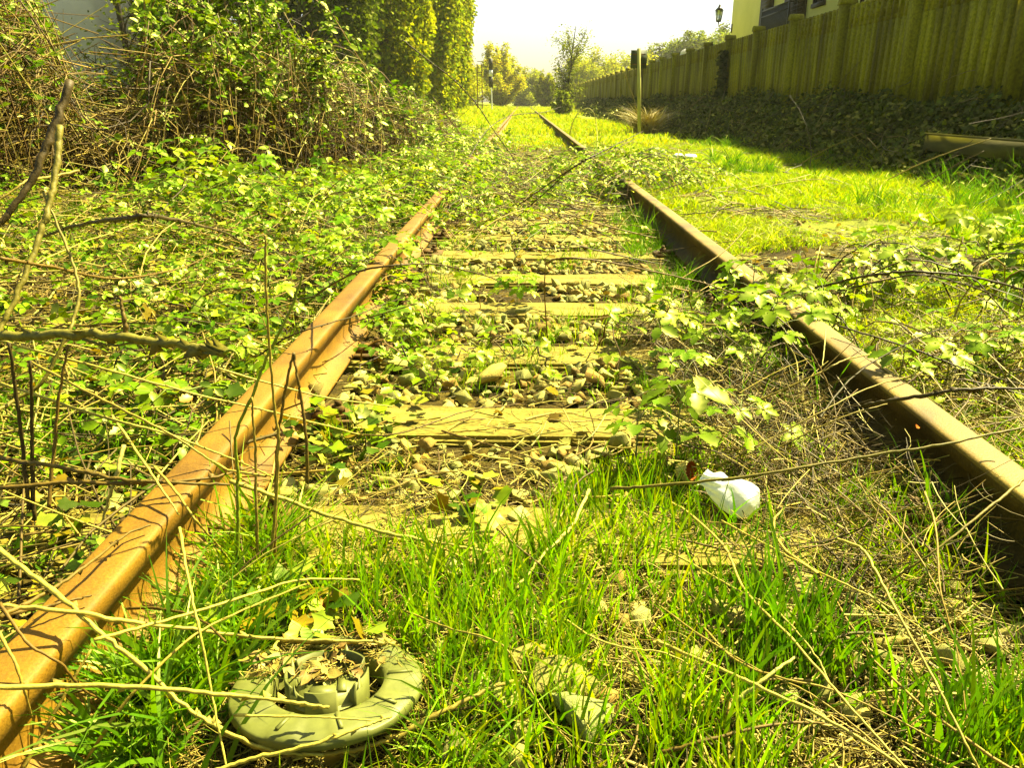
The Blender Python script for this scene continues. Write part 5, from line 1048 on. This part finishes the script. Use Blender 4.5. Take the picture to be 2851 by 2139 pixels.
def wh(a, j):
    s = np.maximum(0, np.sin(5 * a + .6)) ** .5; dip = .016 * (s > .72) * (j in (1, 2))
    return (-.010 * (s > .72), -dip)
b = Batch(); b.add(*ring([(hub_r, -.022), (hub_r, .020), (hub_r - .0025, .020), (hub_r - .0025, -.012)], 160, wh)); hub = b.build('hub_ring', M_plast, dc)
b = Batch(); b.add(*ring([(hub_r - .003, -.010), (.040, -.006), (.038, .000), (.015, .002), (.001, .002)], 60)); b.build('hub_plate', M_plast, dc)
b = Batch(); box(b, -.022, .010, -.030, -.012, .0005, .0055); box(b, .014, .026, -.026, .012, .0005, .0045); box(b, -.030, -.026, -.006, .026, .0005, .004); box(b, -.016, .008, .012, .030, .0005, .0055); b.build('hub_relief', M_plast, dc)
for a in np.arange(0, 6.2, .70):
    c, s = math.cos(a), math.sin(a); V = []
    for rr, w in ((RO * .64, .0030), (RO * .90, .0022)):
        for sg_ in (-1, 1):
            for zz in (.0042, .0085): V.append((rr * c - sg_ * w * s, rr * s + sg_ * w * c, zz))
    b = Batch(); b.add(V, [[(0, 1, 3, 2), (4, 6, 7, 5), (0, 4, 5, 1), (2, 3, 7, 6), (1, 5, 7, 3), (0, 2, 6, 4)]]); b.build('rib', M_plast, dc)
for a in (1.1, 2.6, 3.9, 5.6):
    c, s = math.cos(a), math.sin(a); V = [(hub_r * c - .006 * s, hub_r * s + .006 * c, .010), (hub_r * c + .006 * s, hub_r * s - .006 * c, .010), (hub_r * c, hub_r * s, .030), (hub_r * .92 * c, hub_r * .92 * s, .010)]
    b = Batch(); b.add(V, [[(0, 1, 2), (1, 3, 2), (3, 0, 2)]]); b.build('tab', M_plast, dc)
# dry chaff collected on the cover
b = Batch(); n = 260; a = U(.2, 2.9, n); rr = np.where(rng.random(n) < .35, U(0, .05, n), U(.07, .125, n)); MW = np.array(Matrix.LocRotScale(dc.location, dc.rotation_euler, None))
L = np.stack([rr * np.cos(a), rr * np.sin(a), np.full(n, .007) + U(0, .008, n)], 1); Wp = L @ MW[:3, :3].T + MW[:3, 3]
d = rdir(n, 0) * U(.008, .035, n)[:, None]; d[:, 2] *= .2
tubes(b, np.stack([Wp - d / 2, Wp + U(-.003, .003, (n, 3)), Wp + d / 2], 1), np.full((n, 3), .0009), 3, vary(pick(STR[:4], n), n, .2, .05))
k = 110; q = rng.integers(n, size=k); scatter(b, LEAFS, Wp[q], rdir(k, 0), np.array([0, 0, 1.]) + .6 * rng.standard_normal((k, 3)), U(.010, .026, k), vary(pick(DL, k), k, .2, .05))
tag(b.build('chaff', M_straw), 'dry chaff and straw bits lying on the plastic cover', 'chaff', kind='stuff')

# ================================================================ white bag and ribbed cup
M_bag, nt, p_, out = mat_new('thin_white_plastic')
p_.inputs['Base Color'].default_value = (.74, .76, .52, 1); p_.inputs['Roughness'].default_value = .3; p_.inputs['Specular IOR Level'].default_value = .6
bump(nt, noise(nt, 28, 5, rough=.6), p_, .55, .008)
tr_ = N(nt, 'ShaderNodeBsdfTranslucent'); tr_.inputs['Color'].default_value = (.75, .78, .45, 1)
mx = N(nt, 'ShaderNodeMixShader'); mx.inputs[0].default_value = .4; nt.links.new(p_.outputs[0], mx.inputs[1]); nt.links.new(tr_.outputs[0], mx.inputs[2]); nt.links.new(mx.outputs[0], out.inputs[0])
A = Pz(1955, 1330, .065); E = Pz(2110, 1425, .022); ax = nrm(E - A); L_ = np.linalg.norm(E - A)
side = nrm(np.cross(ax, (0, 0, 1))); upv = np.cross(side, ax)
nu, nv = 46, 64; u = np.linspace(0, 1, nu); a = np.linspace(0, 2 * math.pi, nv, endpoint=False)
rp = np.interp(u, [0, .05, .12, .25, .45, .68, .85, .94, 1], [.024, .020, .019, .033, .047, .050, .042, .026, .003])
UU, AA = np.meshgrid(u, a, indexing='ij')
f1 = np.abs(np.sin(2.5 * AA + 5 * UU + 2)) ** 1.5; f2 = vn(AA * 1.9 + np.cos(AA) * 2, UU * 6, 120) ; f3 = np.abs(np.sin(5 * AA - 9 * UU)) * np.exp(-((UU - .12) / .2) ** 2)
rr = rp[:, None] * (.88 + .10 * f1 + .20 * (f2 - .5) + .30 * (f3 - .5) * (UU < .45))
fl = np.where(np.sin(AA) < 0, .62, .92)
V = A + ax * (UU * L_)[:, :, None] + side * (rr * np.cos(AA) * 1.0)[:, :, None] + upv * (rr * np.sin(AA) * fl)[:, :, None]
V[:, :, 2] = np.maximum(V[:, :, 2], .004)
k = np.arange(nu - 1)[:, None]; i = np.arange(nv)[None]; j = (i + 1) % nv
bag = link('plastic_bag', mesh_from('plastic_bag', V.reshape(-1, 3) - A, [np.stack([k * nv + i, k * nv + j, (k + 1) * nv + j, (k + 1) * nv + i], -1).reshape(-1, 4)], None, False), M_bag)
bag.location = A; tag(bag, 'crumpled translucent white plastic bag lying in the grass', 'plastic bag')
M_cup = m_noise('stained_cream_plastic', [(.3, (.55, .40, .14)), (.7, (.75, .66, .36))], 30, .5, .4, .2)
M_red = m_noise('orange_red_inside', [(.3, (.32, .06, .012)), (.7, (.50, .13, .02))], 25, .55, .4, .2)
cupc = Pz(1915, 1312, .028); cp_ = empty('ribbed_cup', tuple(cupc), (R(68), R(10), R(40))); tag(cp_, 'small ribbed cream cup with an orange red inside, beside the white bag', 'cup')
def wc(a, j): return (.0017 * np.sign(np.sin(18 * a)), 0)
b = Batch(); b.add(*ring([(.001, -.022), (.017, -.022), (.019, -.012), (.0235, .008), (.025, .009), (.025, .012), (.0225, .012)], 144, wc)); b.build('cup_wall', M_cup, cp_)
b = Batch(); b.add(*ring([(.0215, .0112), (.019, .0), (.015, -.017), (.001, -.018)], 48)); b.build('lining', M_red, cp_)
# a few red and orange scraps
for (px, py, lab, c) in ((885, 1705, 'small orange dead leaf in the ivy beside the plastic cover', (.42, .15, .015)), (500, 1118, 'small red brown dead leaf in the grass left of the rusty rail', (.36, .12, .015)), (2552, 1192, 'tiny red scrap caught on twigs at the right rail', (.45, .09, .012)), (428, 835, 'yellow dead leaf lying in the ivy under the thick branch', (.5, .42, .02)), (330, 792, 'pale yellow dead leaf far left in the ivy', (.45, .4, .06))):
    z = .165 if px == 2552 else (.12 if px < 600 else .03)
    b = Batch(); scatter(b, LEAF1, np.zeros((1, 3)), [(.4, .5, .1)], [(.2, -.6, .7)], np.array([.014 if px == 2552 else .035]), np.array([c])); o = b.build('dead_leaf', M_ivy); o.location = Pz(px, py, z); tag(o, lab, 'dead leaf')
# ================================================================ haze of the spring air
HZ = bpy.data.materials.new('haze_air'); HZ.use_nodes = True; _n = HZ.node_tree; _n.nodes.clear()
_o = _n.nodes.new('ShaderNodeOutputMaterial'); _v = _n.nodes.new('ShaderNodeVolumePrincipled'); _v.inputs['Density'].default_value = .0004; _v.inputs['Color'].default_value = (1.0, .97, .62, 1); _v.inputs['Anisotropy'].default_value = .2
_n.links.new(_v.outputs[0], _o.inputs['Volume'])
b = Batch(); box(b, -204, 204, -24, 386, -2.5, 18.5); tag(b.build('haze', HZ), 'thin bright spring haze over the line', 'haze', kind='stuff')
